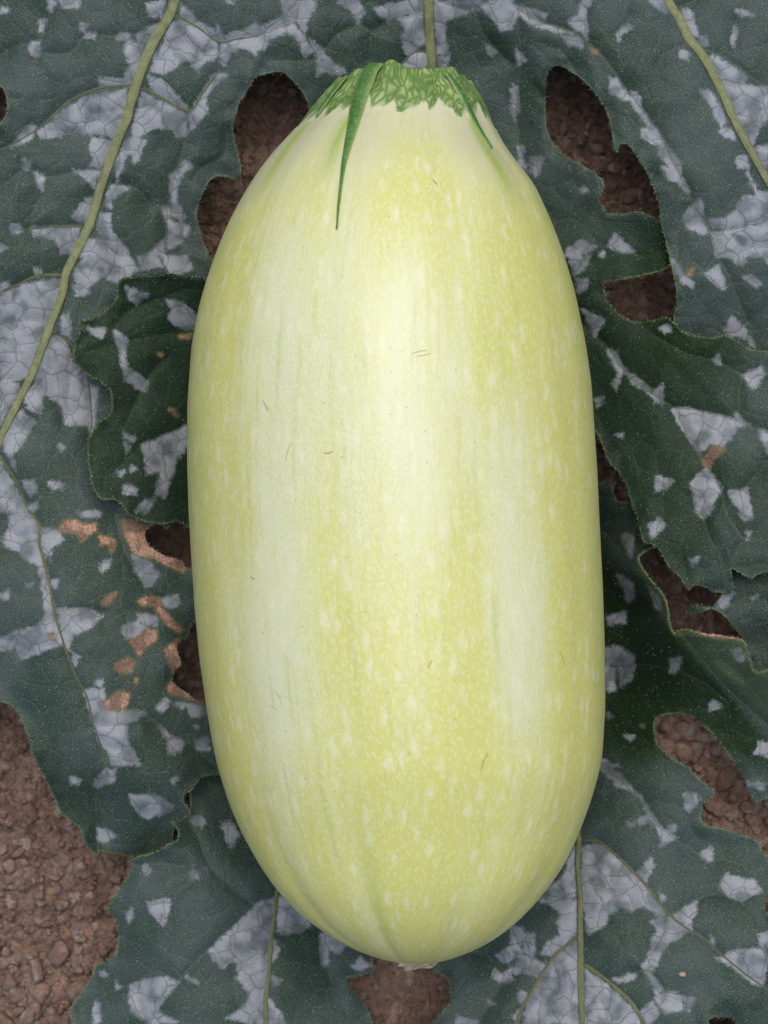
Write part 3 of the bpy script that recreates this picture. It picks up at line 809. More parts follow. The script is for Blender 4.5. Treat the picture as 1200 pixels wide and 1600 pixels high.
R_F = [([(445, 1330), (432, 1393), (428, 1427), (423, 1467), (420, 1517), (414, 1567), (415, 1600), (405, 1700), (400, 1790)], 6, 9)]

# height control points (drawing u, v, height mm) --------------------------------
H_BLADE = [(650, -400, 58), (-250, -200, 44), (1450, -200, 46), (270, 0, 47), (668, 0, 42), (1040, 0, 48), (1200, 290, 46), (1450, 300, 40), (100, 430, 37), (0, 690, 35), (440, 113, 40), (365, 207, 37), (483, 160, 34), (310, 330, 29),
           (330, 420, 24), (853, 150, 36), (868, 102, 42), (900, 100, 45), (960, 200, 46), (1030, 330, 42), (1055, 470, 37), (1110, 540, 29), (1200, 560, 28), (0, 200, 42), (150, 640, 27), (230, 560, 23), (300, 650, 18), (250, 900, 28),
           (100, 1000, 36), (0, 1090, 30), (-200, 800, 32), (50, 1180, 29), (150, 1335, 17), (270, 1300, 18), (297, 1250, 25), (200, 1200, 33), (340, 1180, 20), (300, 1040, 24), (150, 800, 32), (600, 250, 22), (900, 300, 33), (935, 330, 34), (870, 400, 24), (120, 1250, 24)]
H_LOBE = [(870, 330, 31), (940, 330, 34), (1000, 380, 34), (1065, 390, 33), (945, 450, 33), (980, 495, 36), (1050, 500, 40), (1110, 527, 40), (1200, 547, 42), (1350, 600, 40), (940, 600, 24), (1000, 600, 34), (1100, 650, 40), (1200, 720, 44), (1400, 760, 40),
          (985, 780, 33), (1000, 850, 36), (1060, 800, 38), (1077, 922, 38), (1145, 928, 38), (1110, 860, 42), (1200, 893, 40), (940, 690, 26), (320, 437, 36), (250, 432, 41), (187, 437, 41), (170, 483, 38), (123, 505, 42), (115, 550, 43), (175, 630, 36),
          (140, 690, 40), (157, 780, 38), (200, 800, 36), (260, 818, 30), (220, 560, 35), (210, 640, 31), (280, 560, 27), (290, 700, 22), (240, 490, 34), (220, 720, 36), (600, 600, 4), (600, 850, 4), (600, 400, 8)]
H_E = [(940, 770, 17), (985, 790, 22), (1010, 850, 28), (997, 877, 33), (1013, 903, 38), (1047, 967, 44), (1055, 991, 47), (1117, 993, 47), (1160, 1000, 45), (1180, 1050, 40), (1300, 1040, 38), (940, 850, 8), (945, 1000, 7), (1000, 950, 16), (990, 1040, 11), (1000, 1100, 13),
       (1080, 1060, 33), (1100, 1100, 25), (1200, 1140, 28), (1053, 1115, 21), (1150, 1195, 24), (1200, 1247, 24), (1022, 1133, 20), (940, 1200, 15), (1000, 1250, 24), (1118, 1238, 25), (1102, 1290, 23), (1200, 1343, 25), (905, 1320, 18), (910, 1450, 25), (910, 1600, 31),
       (1100, 1450, 31), (1200, 1500, 33), (760, 1480, 14), (720, 1530, 15), (680, 1600, 20), (1200, 1650, 30), (700, 1750, 25), (1000, 1800, 28), (1300, 1750, 25), (750, 1300, 3), (850, 1200, 5)]
H_R = [(1085, 950, 34), (1110, 953, 36), (1130, 900, 28), (1200, 960, 30), (1170, 1010, 22), (1190, 1070, 20), (1300, 950, 34), (1250, 850, 32), (1380, 1000, 30)]
H_F = [(205, 1343, 24), (240, 1330, 25), (268, 1283, 27), (297, 1262, 20), (330, 1200, 11), (170, 1420, 23), (110, 1580, 19), (145, 1513, 18), (300, 1400, 29), (430, 1400, 17), (420, 1600, 27), (300, 1600, 29), (560, 1480, 9), (583, 1515, 12), (582, 1600, 19), (390, 1300, 14), (545, 1530, 14),
       (200, 1720, 22), (420, 1800, 24), (600, 1720, 20), (480, 1250, 4)]


def tps(ctrl):
    c = np.array(ctrl, float)
    p, z = c[:, :2] / 100, c[:, 2]
    n = len(p)
    def phi(d2):
        return 0.5 * d2 * np.log(d2 + 1e-9)
    d2 = ((p[:, None] - p[None]) ** 2).sum(-1)
    A = np.zeros((n + 3, n + 3))
    A[:n, :n] = phi(d2) + 0.02 * np.eye(n)
    A[:n, n] = 1
    A[:n, n + 1:] = p
    A[n:, :n] = A[:n, n:].T
    w = np.linalg.solve(A, np.concatenate([z, np.zeros(3)]))
    def f(u, v):
        u, v = np.asarray(u, float) / 100, np.asarray(v, float) / 100
        r = w[n] + w[n + 1] * u + w[n + 2] * v
        for i in range(n):
            r = r + w[i] * phi((u - p[i, 0]) ** 2 + (v - p[i, 1]) ** 2)
        return r
    return f


def ruffle(u, v, s):
    return 2.2 * fbm(u / 90 + 3 * s, v / 90, 40 + s, 3) + 0.5 * vnoise(u / 22, v / 22, 60 + s)


STEP = 3.0


def seg_dist(D, us, vs, pts, closed, reach, width=None, rowwise=None):
    """Lower D (2-D lattice) to the distance from a polyline (minus half its local width)."""
    n = len(pts)
    for i in range(n if closed else n - 1):
        a, b = pts[i], pts[(i + 1) % n]
        i0, i1 = np.searchsorted(us, [min(a[0], b[0]) - reach, max(a[0], b[0]) + reach])
        j0, j1 = np.searchsorted(vs, [min(a[1], b[1]) - reach, max(a[1], b[1]) + reach])
        if i0 >= i1 or j0 >= j1:
            continue
        uu, vv = us[None, i0:i1], vs[j0:j1, None]
        dx, dy = b[0] - a[0], b[1] - a[1]
        L2 = dx * dx + dy * dy + 1e-9
        t = np.clip(((uu - a[0]) * dx + (vv - a[1]) * dy) / L2, 0, 1)
        d = np.hypot(uu - a[0] - t * dx, vv - a[1] - t * dy)
        if width is not None:
            d = d - width / 2
        D[j0:j1, i0:i1] = np.minimum(D[j0:j1, i0:i1], d)


def inside(us, vs, pts):
    r = np.zeros((len(vs), len(us)), bool)
    n = len(pts)
    for i in range(n):
        a, b = pts[i], pts[(i + 1) % n]
        if a[1] == b[1]:
            continue
        lo, hi = min(a[1], b[1]), max(a[1], b[1])
        j0, j1 = np.searchsorted(vs, [lo, hi])
        if j0 >= j1:
            continue
        x = a[0] + (vs[j0:j1] - a[1]) / (b[1] - a[1]) * (b[0] - a[0])
        r[j0:j1] ^= us[None, :] < x[:, None]
    return r


def poly_field(us, vs, polys, reach=12.0):
    """Positive inside any polygon, negative outside, in drawing units."""
    F = np.full((len(vs), len(us)), -reach)
    for p in polys:
        p = np.array(p)
        i0, i1 = np.searchsorted(us, [p[:, 0].min() - reach, p[:, 0].max() + reach])
        j0, j1 = np.searchsorted(vs, [p[:, 1].min() - reach, p[:, 1].max() + reach])
        if i0 >= i1 or j0 >= j1:
            continue
        su, sv = us[i0:i1], vs[j0:j1]
        D = np.full((len(sv), len(su)), 99.0)
        seg_dist(D, su, sv, p, True, 99.0)
        D = np.where(inside(su, sv, p), D, -D)
        F[j0:j1, i0:i1] = np.maximum(F[j0:j1, i0:i1], np.clip(D, -reach, reach))
    return F


def height_fn(hf, delta, s):
    """Surface of a leaf layer without the quilting: plan u, v -> X, Y, Z (pressed down under the squash)."""
    def f(u, v, extra=0.0):
        z = (np.maximum(hf(u, v) + ruffle(u, v, s), 3.0) + extra) / 1000
        X, Y, _ = place(u, v, z)
        z = np.minimum(z, squash_bottom(X, Y) - delta)
        return X, Y, z
    return f


def build_blade(name, parent, outline, holes, silver, scorch, veins, ribs, surf, s, keep=None, green=None, teeth=1.0, pale=()):
    out = smooth(outline)
    u0, v0 = out.min(0)
    u1, v1 = out.max(0)
    q = lambda x: math.floor(x / STEP) * STEP
    us = np.arange(q(u0) - 6, u1 + 9, STEP)
    vs = np.arange(q(v0) - 6, v1 + 9, STEP)
    reach = 60.0
    D = np.full((len(vs), len(us)), reach)
    seg_dist(D, us, vs, out, True, reach)
    ins = inside(us, vs, out)
    for h in holes:
        h = smooth(h)
        seg_dist(D, us, vs, h, True, reach)
        ins &= ~inside(us, vs, h)
    UU, VV = np.meshgrid(us, vs)
    sd = np.where(ins, -D, D)                               # negative inside
    sd0 = sd.copy()
    sd = sd + teeth * (1.6 * vnoise(UU / 7, VV / 7, 71) + 1.8 * vnoise(UU / 16, VV / 16, 73))
    gy_, gx_ = np.gradient(sd0, STEP)
    gl = np.hypot(gx_, gy_) + 1e-6
    near = np.abs(sd) < STEP * 0.62
    mv = np.where(near, sd, 0.0)
    PU, PV = UU - mv * gx_ / gl, VV - mv * gy_ / gl
    ok = sd < STEP * 0.62
    cell = ok[:-1, :-1] & ok[1:, :-1] & ok[:-1, 1:] & ok[1:, 1:]
    if keep is not None:
        cell &= keep(0.25 * (UU[:-1, :-1] + UU[1:, :-1] + UU[:-1, 1:] + UU[1:, 1:]), 0.25 * (VV[:-1, :-1] + VV[1:, :-1] + VV[:-1, 1:] + VV[1:, 1:]))
    # drop cells whose four corners are all on the border (slivers across narrow slits)
    nb = near.astype(int)
    cell &= (nb[:-1, :-1] + nb[1:, :-1] + nb[:-1, 1:] + nb[1:, 1:]) < 4
    VD = np.full(D.shape, 45.0)
    for pts, w in veins:
        seg_dist(VD, us, vs, smooth(pts, 4, closed=False), False, 45.0, w * 0.55)
    RD = np.full(D.shape, 45.0)
    for pts, w0, w1 in ribs:
        seg_dist(RD, us, vs, smooth(pts, 4, closed=False), False, 45.0, (w0 + w1) / 2)
    dome = np.minimum(np.maximum(VD, 0), np.maximum(RD, 0))
    curl = sstep(34, 0, D) * (3.4 * vnoise(UU / 38 + (s > 1) * s, VV / 38, 301) + 1.6 * vnoise(UU / 17, VV / 17, 305 + (s > 1) * s))
    quilt = 1.9 * (1 - np.exp(-dome / 15.0)) + curl + 0.10 * vnoise(UU / 9, VV / 9, 80 + (s > 1) * s)
    X, Y, Z = surf(PU, PV, quilt)
    S = poly_field(us, vs, silver)
    off = (UU < -4) | (UU > 1204) | (VV < -4) | (VV > 1604)
    far = np.clip(9 - np.minimum(VD * 0.8, RD * 0.5) + 26 * fbm(UU / 60, VV / 60, 90 + s, 3) - 5 * sstep(60, 0, D), -12, 12)
    S = np.where(off, far, S)
    # green halo kept clear right beside the margin
    N_ = poly_field(us, vs, scorch)
    PL = np.zeros(D.shape)
    for pl_, amp_, soft_ in pale:
        PL = np.maximum(PL, amp_ * sstep(-soft_, soft_, poly_field(us, vs, [pl_])))
    G = green(UU, VV) if green is not None else np.zeros(D.shape)
    vi = np.full(D.shape, -1)
    used = np.zeros(D.shape, bool)
    for a in (slice(None, -1), slice(1, None)):
        for b in (slice(None, -1), slice(1, None)):
            used[a, b] |= cell
    vi[used] = np.arange(used.sum())
    f = np.stack([vi[:-1, :-1], vi[1:, :-1], vi[1:, 1:], vi[:-1, 1:]], -1)[cell]
    verts = np.stack([X[used], Y[used], Z[used]], -1)
    P = np.stack([PU[used] / 100, PV[used] / 100, np.full(used.sum(), 3.7 * s * (s > 1))], -1)
    pu, pv = PU[used] / 100, PV[used] / 100
    PW = P + np.stack([0.085 * fbm(pu * 6, pv * 6, 201, 2), 0.085 * fbm(pu * 6, pv * 6, 211, 2), np.zeros(len(pu))], -1)
    lo_ = fbm(pu * 1.3 + (s > 1) * s, pv * 1.3, 221, 3)
    mid_ = fbm(pu * 5 + (s > 1) * s, pv * 5, 231, 4)
    o = add_mesh(name, verts, f, M_LEAF, parent, attrs={'P': P, 'PW': PW, 'lo': lo_, 'midn': mid_, 'silver': S[used], 'vein': np.minimum(VD, 12)[used], 'edge': np.clip(-sd, 0, 30)[used], 'scorch': N_[used], 'green': G[used], 'pale': PL[used]})
    md = o.modifiers.new('thickness', 'SOLIDIFY')
    md.thickness = 0.00045
    md.offset = -1
    md.use_rim = s > 1
    # hairs: on the face and along the rim
    hs = np.flatnonzero((used & (sd < -4)).ravel())
    n_face = int(len(hs) * 0.055)
    pick = rng.choice(hs, n_face, replace=False)
    rim = np.flatnonzero((used & near).ravel())
    pick2 = rng.choice(rim, int(len(rim) * 0.9), replace=False)
    hair(parent, pick, pick2, X.ravel(), Y.ravel(), Z.ravel(), (gx_ / gl).ravel(), (gy_ / gl).ravel())
    return o


def hair(parent, face, rim, X, Y, Z, gx_, gy_):
    k = len(face) + len(rim)
    i = np.concatenate([face, rim])
    base = np.stack([X[i], Y[i], Z[i]], -1)
    jit = rng.normal(0, 0.0003, (k, 3))
    jit[:, 2] = 0
    base = base + jit
    d = rng.normal(0, 0.55, (k, 3))
    d[:, 2] = 0.8
    r = slice(len(face), None)
    d[r, 0] = gx_[i][r] + rng.normal(0, 0.35, len(rim))
    d[r, 1] = -gy_[i][r] + rng.normal(0, 0.35, len(rim))
    d[r, 2] = 0.25 + rng.normal(0, 0.25, len(rim))
    d /= np.linalg.norm(d, axis=1)[:, None]
    ln = rng.uniform(0.00025, 0.00065, k)
    base[r] += 0
    rad = np.where(np.arange(k) < len(face), 0.00008, 0.00007)
    side = np.cross(d, rng.normal(0, 1, (k, 3)))
    side /= np.linalg.norm(side, axis=1)[:, None] + 1e-9
    up2 = np.cross(d, side)
    vs_ = [base + d * ln[:, None]]
    for a in (0, 2.094, 4.189):
        vs_.append(base - d * 0.0001 + (side * math.cos(a) + up2 * math.sin(a)) * rad[:, None])
    Vv = np.stack(vs_, 1).reshape(-1, 3)
    b = np.arange(k)[:, None] * 4
    F = np.concatenate([b + np.array([[0, 1, 2]]), b + np.array([[0, 2, 3]]), b + np.array([[0, 3, 1]])], 0)
    o = add_mesh('leaf_hairs', Vv, F, M_HAIR, parent)
    tag(o, kind='stuff')


def build_rib(name, parent, pts, w0, w1, surf, lift=0.15, mat=None):
    c = smooth(pts, 6, closed=False)
    # resample evenly
    L = np.concatenate([[0], np.cumsum(np.hypot(*np.diff(c, axis=0).T))])
    n = max(8, int(L[-1] / 4))
    t = np.linspace(0, L[-1], n)
    c = np.stack([np.interp(t, L, c[:, 0]), np.interp(t, L, c[:, 1])], -1)
    X, Y, Z = surf(c[:, 0], c[:, 1], lift)
    C = np.stack([X, Y, Z], -1)
    T = np.gradient(C, axis=0)
    T /= np.linalg.norm(T, axis=1)[:, None]
    Sd = np.cross(T, [0, 0, 1.0])
    Sd /= np.linalg.norm(Sd, axis=1)[:, None]
    Nn = np.cross(Sd, T)
    s = t / L[-1]
    w = (w0 + (w1 - w0) * s) * (1 + 0.16 * np.array([vnoise(np.array([x / 18.0]), np.array([0.3]), 5)[0] for x in t]) * 2) * 0.000205 / 2
    w = w * np.minimum(1, np.minimum(t, L[-1] - t) / 12 + 0.2)
    K = 10
    V_, P_ = [], []
    for k in range(K):
        a = 2 * math.pi * k / K
        V_.append(C + Sd * (w * math.cos(a))[:, None] + Nn * (w * 0.30 * math.sin(a))[:, None])
        P_.append(np.stack([c[:, 0] / 100, c[:, 1] / 100, np.full(n, k * 0.06)], -1))
    V_ = np.stack(V_, 1).reshape(-1, 3)
    P_ = np.stack(P_, 1).reshape(-1, 3)
    F = [(i * K + k, i * K + (k + 1) % K, (i + 1) * K + (k + 1) % K, (i + 1) * K + k) for i in range(n - 1) for k in range(K)]
    F += [tuple(range(K))[::-1], tuple((n - 1) * K + k for k in range(K))]
    return add_mesh(name, V_, F, mat or M_VEIN, parent, attrs={'P': P_})


SEAM = 330.0
hA, hL = tps(H_BLADE), tps(H_LOBE)


def h_lobe(u, v):
    b = sstep(SEAM, SEAM + 75, np.asarray(v, float))
    return hA(u, v) * (1 - b) + hL(u, v) * b


def ruf_fix(hf, s_own, s_ref, v_a, v_b):
    """Let a layer take over the ruffles of another one along their common line."""
    def f(u, v):
        b = sstep(v_a, v_b, np.asarray(v, float))
        return hf(u, v) + (ruffle(u, v, s_ref) - ruffle(u, v, s_own)) * (1 - b)
    return f


surfA = height_fn(hA, 0.0022, 0)
surfL = height_fn(ruf_fix(h_lobe, 1, 0, SEAM, SEAM + 75), 0.0012, 1)
surfE = height_fn(tps(H_E), 0.0030, 2)
surfR = height_fn(tps(H_R), 0.0030, 3)
surfF = height_fn(tps(H_F), 0.0016, 4)

FOLD = [(900 + x / 4, 700 + y / 4) for x, y in ((380, 740), (410, 730), (470, 810), (560, 920), (600, 970), (690, 1060), (750, 1130), (870, 1160), (1040, 1190), (1080, 1260), (1110, 1370), (1200, 1370), (1200, 1430), (1110, 1420), (1050, 1300), (1020, 1225), (880, 1215), (760, 1180), (670, 1175), (620, 1190), (575, 1110), (550, 990), (470, 890), (415, 805))]
mid = lambda u, v: (u > 440) & (u < 965)
leafA = empty('squash_leaf', (0.01, 0.24, 0.0))
tag(leafA, 'large lobed leaf mottled silver with scorched brown spots, lying behind and beside the stem end', 'leaf', 'squash leaves around the fruit')
leafE = empty('squash_leaf', (0.06, -0.11, 0.0))
tag(leafE, 'silver mottled leaf with a folded rim and an oblong soil gap, beside the blossom end', 'leaf', 'squash leaves around the fruit')
leafR = empty('squash_leaf', (0.11, -0.03, 0.0))
tag(leafR, 'small plain green leaf tucked between the folded leaf rim and the dark lobe above it', 'leaf', 'squash leaves around the fruit')
leafF = empty('squash_leaf', (-0.05, -0.14, 0.0))
tag(leafF, 'toothed dark green leaf with few silver patches, lying next to the open patch of soil', 'leaf', 'squash leaves around the fruit')


def sub(parent, o):
    o.matrix_parent_inverse = Matrix.Translation(parent.location).inverted()
    return o


shade_green_lobe = lambda u, v: 0.75 * sstep(330, 420, v) * sstep(1190, 1060, u + 0.2 * (v - 700)) + 0.35 * sstep(1085, 1115, u + 0.35 * (v - 780)) * sstep(690, 730, v) * sstep(900, 870, v) + 0.45 * sstep(980, 1040, u) * sstep(640, 500, v)  # greener lobe, darkened further to paint in the squash's occlusion
shade_green_E = lambda u, v: 1.0 * sstep(45, 0, (u - 1040) - 0.85 * (v - 1000)) * sstep(1230, 1130, v) + 0.0 * u + 0.3 * sstep(1280, 1180, v) * sstep(960, 1010, u)  # painted shade in the hollow between squash and leaf fold
gl_A = lambda u, v: 0.5 * sstep(110, 60, u) * sstep(1120, 1200, v) + 0.5 * sstep(1180, 1260, v) * sstep(165, 150, u)

near_seam = lambda rows: [r for r in rows if any(780 < u < 980 and 200 < v < 430 for u, v in r[0])]
build_blade('blade', leafA, A_OUT, [A_HOLE], S_BLADE, N_BLADE, V_BLADE + near_seam(V_LOBE), R_BLADE, surfA, 0, keep=lambda u, v: ~(mid(u, v) & (v > SEAM)), green=gl_A)
lobe = build_blade('lobe', leafA, LOBE_OUT, [], S_LOBE, N_LOBE, V_LOBE + near_seam(V_BLADE), [], surfL, 1, keep=lambda u, v: ~(mid(u, v) & (v < SEAM)), green=shade_green_lobe)
build_blade('blade', leafE, E_OUT, [E_HOLE1, E_HOLE2], S_E, N_E, V_E, R_E, surfE, 2, green=shade_green_E, pale=[(FOLD, 1.0, 2.5), ([(1062, 1003), (1110, 1000), (1158, 1008), (1172, 1050), (1230, 1060), (1300, 1060), (1300, 1200), (1200, 1125), (1130, 1065)], 0.55, 11.0)])
build_blade('blade', leafR, R_OUT, [], S_R, [], V_R, [], surfR, 3)
build_blade('blade', leafF, F_OUT, [], S_F, N_F, V_F, R_F, surfF, 4)
lobe['label'] = 'middle lobe of the leaf, running under the fruit and out on both sides'
for lf, rs, sf in ((leafA, R_BLADE, surfA), (leafE, R_E, surfE), (leafF, R_F, surfF)):
    for pts, w0, w1 in rs:
        build_rib('vein', lf, pts, w0, w1, sf, 0.15, M_VEIN if lf is leafA else M_RIB2)
for lf, vs_, sf in ((leafA, V_BLADE, surfA), (leafA, V_LOBE, surfL), (leafE, V_E, surfE), (leafF, V_F, surfF)):
    for pts, w in vs_:
        if w >= 5:
            build_rib('side_vein', lf, pts, w * 0.85, w * 0.22, sf, 0.05, M_SIDE)

# leaf stalk of the large leaf, off the back edge of the picture
X, Y, Z = surfA(np.array([655.0]), np.array([-380.0]))
pA = np.array([X[0], Y[0], Z[0]])
n = 16
tt = np.linspace(0, 1, n)
path = np.stack([pA[0] + 0.01 * tt, pA[1] + 0.012 * np.sin(tt * 3) + 0.03 * tt, pA[2] + 0.001 - (pA[2] + 0.02) * tt], -1)
K = 12
PV_ = [path[i] + np.array([math.cos(2*math.pi*k/K) * 0.0055, math.sin(2*math.pi*k/K) * 0.0055, 0]) for i in range(n) for k in range(K)]
PF = [(i*K+k, i*K+(k+1) % K, (i+1)*K+(k+1) % K, (i+1)*K+k) for i in range(n-1) for k in range(K)] + [tuple(range(K))[::-1]]
add_mesh('petiole', np.array(PV_), PF, M_VEIN, leafA, attrs={'P': np.array(PV_) * 50})
for lf in (leafA, leafE, leafR, leafF):
    for ch in lf.children:
        sub(lf, ch)

# ------------------------------------------------------------------ the squash
root = empty('squash', (0.003, 0.0, ZA - 0.06))
tag(root, 'large pale yellow green oval squash with a cut green stem end, lying on the leaves', 'squash')
NT_, NA = len(_V), 300
th = np.linspace(0, 2 * math.pi, NA, endpoint=False)       # 0 = straight up, positive towards +X
RIBS = [-2.75, -2.1, -1.42, -0.86, -0.30, 0.34, 0.98, 1.52, 2.2, 2.85]


def rib_amp(a, t):
    """Very shallow facets: slightly sunken grooves between the ribs."""
    r = np.zeros(np.broadcast(a, t).shape)
    for c in RIBS:
        d = (a - c + math.pi) % (2 * math.pi) - math.pi
        r = r - np.exp(-(d / 0.10) ** 2)
    fade = 0.0045 + 0.016 * sstep(0.80, 0.97, t) + 0.012 * sstep(0.16, 0.02, t)
    return 1 + fade * r


tnorm = (_V - 175) / (1504 - 175)
TT, AA = np.meshgrid(tnorm, th, indexing='ij')
VVs = np.repeat(_V[:, None], NA, 1)
AAs = (AA + math.pi) % (2 * math.pi) - math.pi
Rr = _rad[:, None] * rib_amp(AAs, TT) * (1 + 0.004 * fbm(AA * 2.5, TT * 6, 12, 2) * np.sin(math.pi * np.clip(TT, 0, 1)))
BX = _xc[:, None] + Rr * np.sin(AA)
BY = np.repeat(_yc[:, None], NA, 1)
BZ = _za[:, None] + Rr * np.cos(AA)
arc = np.cumsum(np.concatenate([[0], np.hypot(np.diff(_yc), np.diff(_rad))])) * 100
Q = np.stack([AAs * 6.0, np.repeat(arc[:, None], NA, 1), np.zeros_like(AA)], -1).reshape(-1, 3)
UUs = _cx[:, None] + _hw[:, None] * np.sin(AA)              # drawing position of the upper side
upper = (np.cos(AA) > -0.2)
# painted sheen: pale bands where the sky would reflect, plus yellower flanks
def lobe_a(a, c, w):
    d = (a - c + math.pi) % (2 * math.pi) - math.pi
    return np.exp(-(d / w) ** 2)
sheen_tone = 0.46 * lobe_a(AAs, -0.58, 0.26) * sstep(0.10, 0.28, TT) * sstep(0.86, 0.62, TT) + 0.5 * lobe_a(AAs, 0.02, 0.24) * sstep(0.12, 0.27, TT) * sstep(0.62, 0.40, TT) \
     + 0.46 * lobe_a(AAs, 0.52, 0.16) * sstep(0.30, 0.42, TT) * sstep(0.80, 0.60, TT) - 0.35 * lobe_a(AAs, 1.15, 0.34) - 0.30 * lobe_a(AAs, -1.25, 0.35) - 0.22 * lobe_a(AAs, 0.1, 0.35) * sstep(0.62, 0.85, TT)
shoulder = sstep(0.15, 0.03, TT + 0.02 * np.sin(AA * 7) + 0.015 * np.sin(AA * 3 + 1)) * 0.85
flush = np.zeros_like(AA)
for (a_, w_, t0, t1) in ((-0.95, 0.07, 0.03, 0.11), (0.80, 0.06, 0.02, 0.12), (-0.42, 0.05, 0.02, 0.10)):
    flush = flush + lobe_a(AAs, a_, w_) * sstep(t1 + 0.03, t1 - 0.04, TT) * sstep(t0 - 0.05, t0 + 0.02, TT)
for a_ in np.arange(-1.3, 1.35, 0.115):
    flush = flush + (0.35 + 0.3 * math.sin(a_ * 37)) * lobe_a(AAs, a_, 0.022) * sstep(0.05 + 0.03 * math.sin(a_ * 23), 0.0, TT)
for c_, k_ in zip(RIBS, (0.2, 0.3, 0.25, 0.3, 0.75, 0.3, 0.4, 0.3, 0.2, 0.3)):
    flush = flush + 0.6 * k_ * lobe_a(AAs, c_ + 0.05 * np.sin(TT * 9), 0.045) * sstep(0.72, 0.95, TT)
bverts = np.stack([BX, BY, BZ], -1).reshape(-1, 3)
bi = np.arange(NT_ * NA).reshape(NT_, NA)
bn = np.roll(bi, -1, 1)
bf = np.stack([bi[:-1], bn[:-1], bn[1:], bi[1:]], -1).reshape(-1, 4)[:, ::-1]
body = add_mesh('body', bverts, bf, M_SKIN, root, attrs={'Q': Q, 'sheen_tone': sheen_tone.ravel(), 'shoulder': shoulder.ravel(), 'flush': np.clip(flush, 0, 1).ravel()})

# stem collar: five-angled, flaring onto the shoulder, cut off at the end
KN = 34
COLLAR_RIB = [(-0.24, 1.0), (0.74, 0.9), (1.75, 0.8), (3.0, 0.8), (-1.45, 0.9), (-0.9, 0.35), (0.28, 0.35)]
v_bot = 222 + 4 * np.sin(th * 5 + 0.4) + 3 * np.sin(th * 11 + 1)
v_top = 130 + 3 * np.sin(th * 3 + 0.5) + 2 * np.sin(th * 9)
aa = (th + math.pi) % (2 * math.pi) - math.pi
for c, m in COLLAR_RIB:
    v_top = v_top - 9 * m * np.exp(-((aa - c) / 0.22) ** 2)
cverts, cQ, cG = [], [], []
scale_mm = 0.000183


def collar_prof(v):
    """Axis position and half width of the stem end at drawing row v, meeting the body's own profile."""
    hb, cb = np.sqrt(np.maximum(np.interp(v, _VD, _h2), 0)), np.interp(v, _VD, _c1)
    hc = np.interp(v, [100, 118, 130, 145, 165, 190, 205], [86, 96, 105, 118, 133, 150, 160])
    cc = np.interp(v, [110, 205], [636, 622])
    b = sstep(165, 200, np.asarray(v, float))
    return cc * (1 - b) + cb * b, hc * (1 - b) + hb * b


for i in range(KN):
    s = i / (KN - 1)
    vv = v_bot + (v_top - v_bot) * s
    za = axis_z(vv)
    cx, hw0 = collar_prof(vv)
    ridge = np.zeros(NA)
    for c, m in COLLAR_RIB:
        ridge = ridge + m * np.exp(-((aa - c) / 0.13) ** 2)
    hw_ = hw0 * (1 + 0.15 * s ** 1.3 * ridge - 0.07 * s) + (1.3 * sstep(0.1, 0.5, np.array(s)) + 1.2 * s * np.sin(th * 17 + 5 * s)) - 0.5 * sstep(0.06, 0.0, np.array(s))
    xx, yy, _ = place(cx, vv, za)
    rr = (place(cx + hw_, vv, za)[0] - xx) * 0.993 * (1 + (rib_amp(aa, (vv - 175) / 1329) - 1) * sstep(0.5, 0.15, np.array(s)))
    cverts.append(np.stack([xx + rr * np.sin(th), yy, za + rr * np.cos(th)], -1))
    cQ.append(np.stack([aa * 2.6, np.full(NA, s * 1.6), np.zeros(NA)], -1))
    cG.append(sstep(0.12, 0.46, s + 0.10 * ridge + 0.06 * np.sin(th * 9 + 1.3) + 0.07 * np.sin(th * 23) + 0.05 * np.sin(th * 41)))
last = cverts[-1]
cen = last.mean(0)
nb = len(cverts)
rim_in = cen + (last - cen) * 0.86 + np.array([0, -0.0012, 0])
cverts.append(rim_in)
cQ.append(cQ[-1])
cG.append(cG[-1])
ci = np.arange((nb + 1) * NA).reshape(nb + 1, NA)
cn = np.roll(ci, -1, 1)
cf = np.stack([ci[:-1], cn[:-1], cn[1:], ci[1:]], -1).reshape(-1, 4)
add_mesh('stem_collar', np.concatenate(cverts), cf, M_COLLAR, root, attrs={'Q': np.concatenate(cQ), 'green': np.concatenate(cG)})
cv_ = [cen + (rim_in - cen) * k + np.array([0, -0.0012 * (1 - k) + 0.0004 * math.sin(9 * k), 0]) for k in (1.0, 0.75, 0.5, 0.25, 0.02)]
ki = np.arange(5 * NA).reshape(5, NA)
kn = np.roll(ki, -1, 1)
add_mesh('cut_face', np.concatenate(cv_), np.stack([ki[:-1], kn[:-1], kn[1:], ki[1:]], -1).reshape(-1, 4), M_CUT, root)


_tv = np.arange(112.0, 1500.0, 2.0)
_tc, _th = collar_prof(_tv)
_th = np.where(_tv < 195, _th * (1 + 0.055 * sstep(195, 125, _tv)) + 1.0, _th)
_tz = axis_z(_tv)
_tx, _ty, _ = place(_tc, _tv, _tz)
_tr = (place(_tc + _th, _tv, _tz)[0] - _tx) * 0.993


def surface_point(u, v):
    """Point on the upper side of the fruit (body or collar) seen at drawing position (u, v), and its normal."""
    z = ZA + 0.02
    for _ in range(25):
        x, y, _q = place(u, v, z)
        r, xc, za = (float(np.interp(-y, -_ty, q)) for q in (_tr, _tx, _tz))
        dx = float(np.clip(x - xc, -0.97 * r, 0.97 * r))
        z = 0.5 * z + 0.5 * (za + math.sqrt(r * r - dx * dx))
    nrm = np.array([dx, 0.0, z - za])
    return np.array([xc + dx, float(y), z]), nrm / np.linalg.norm(nrm)


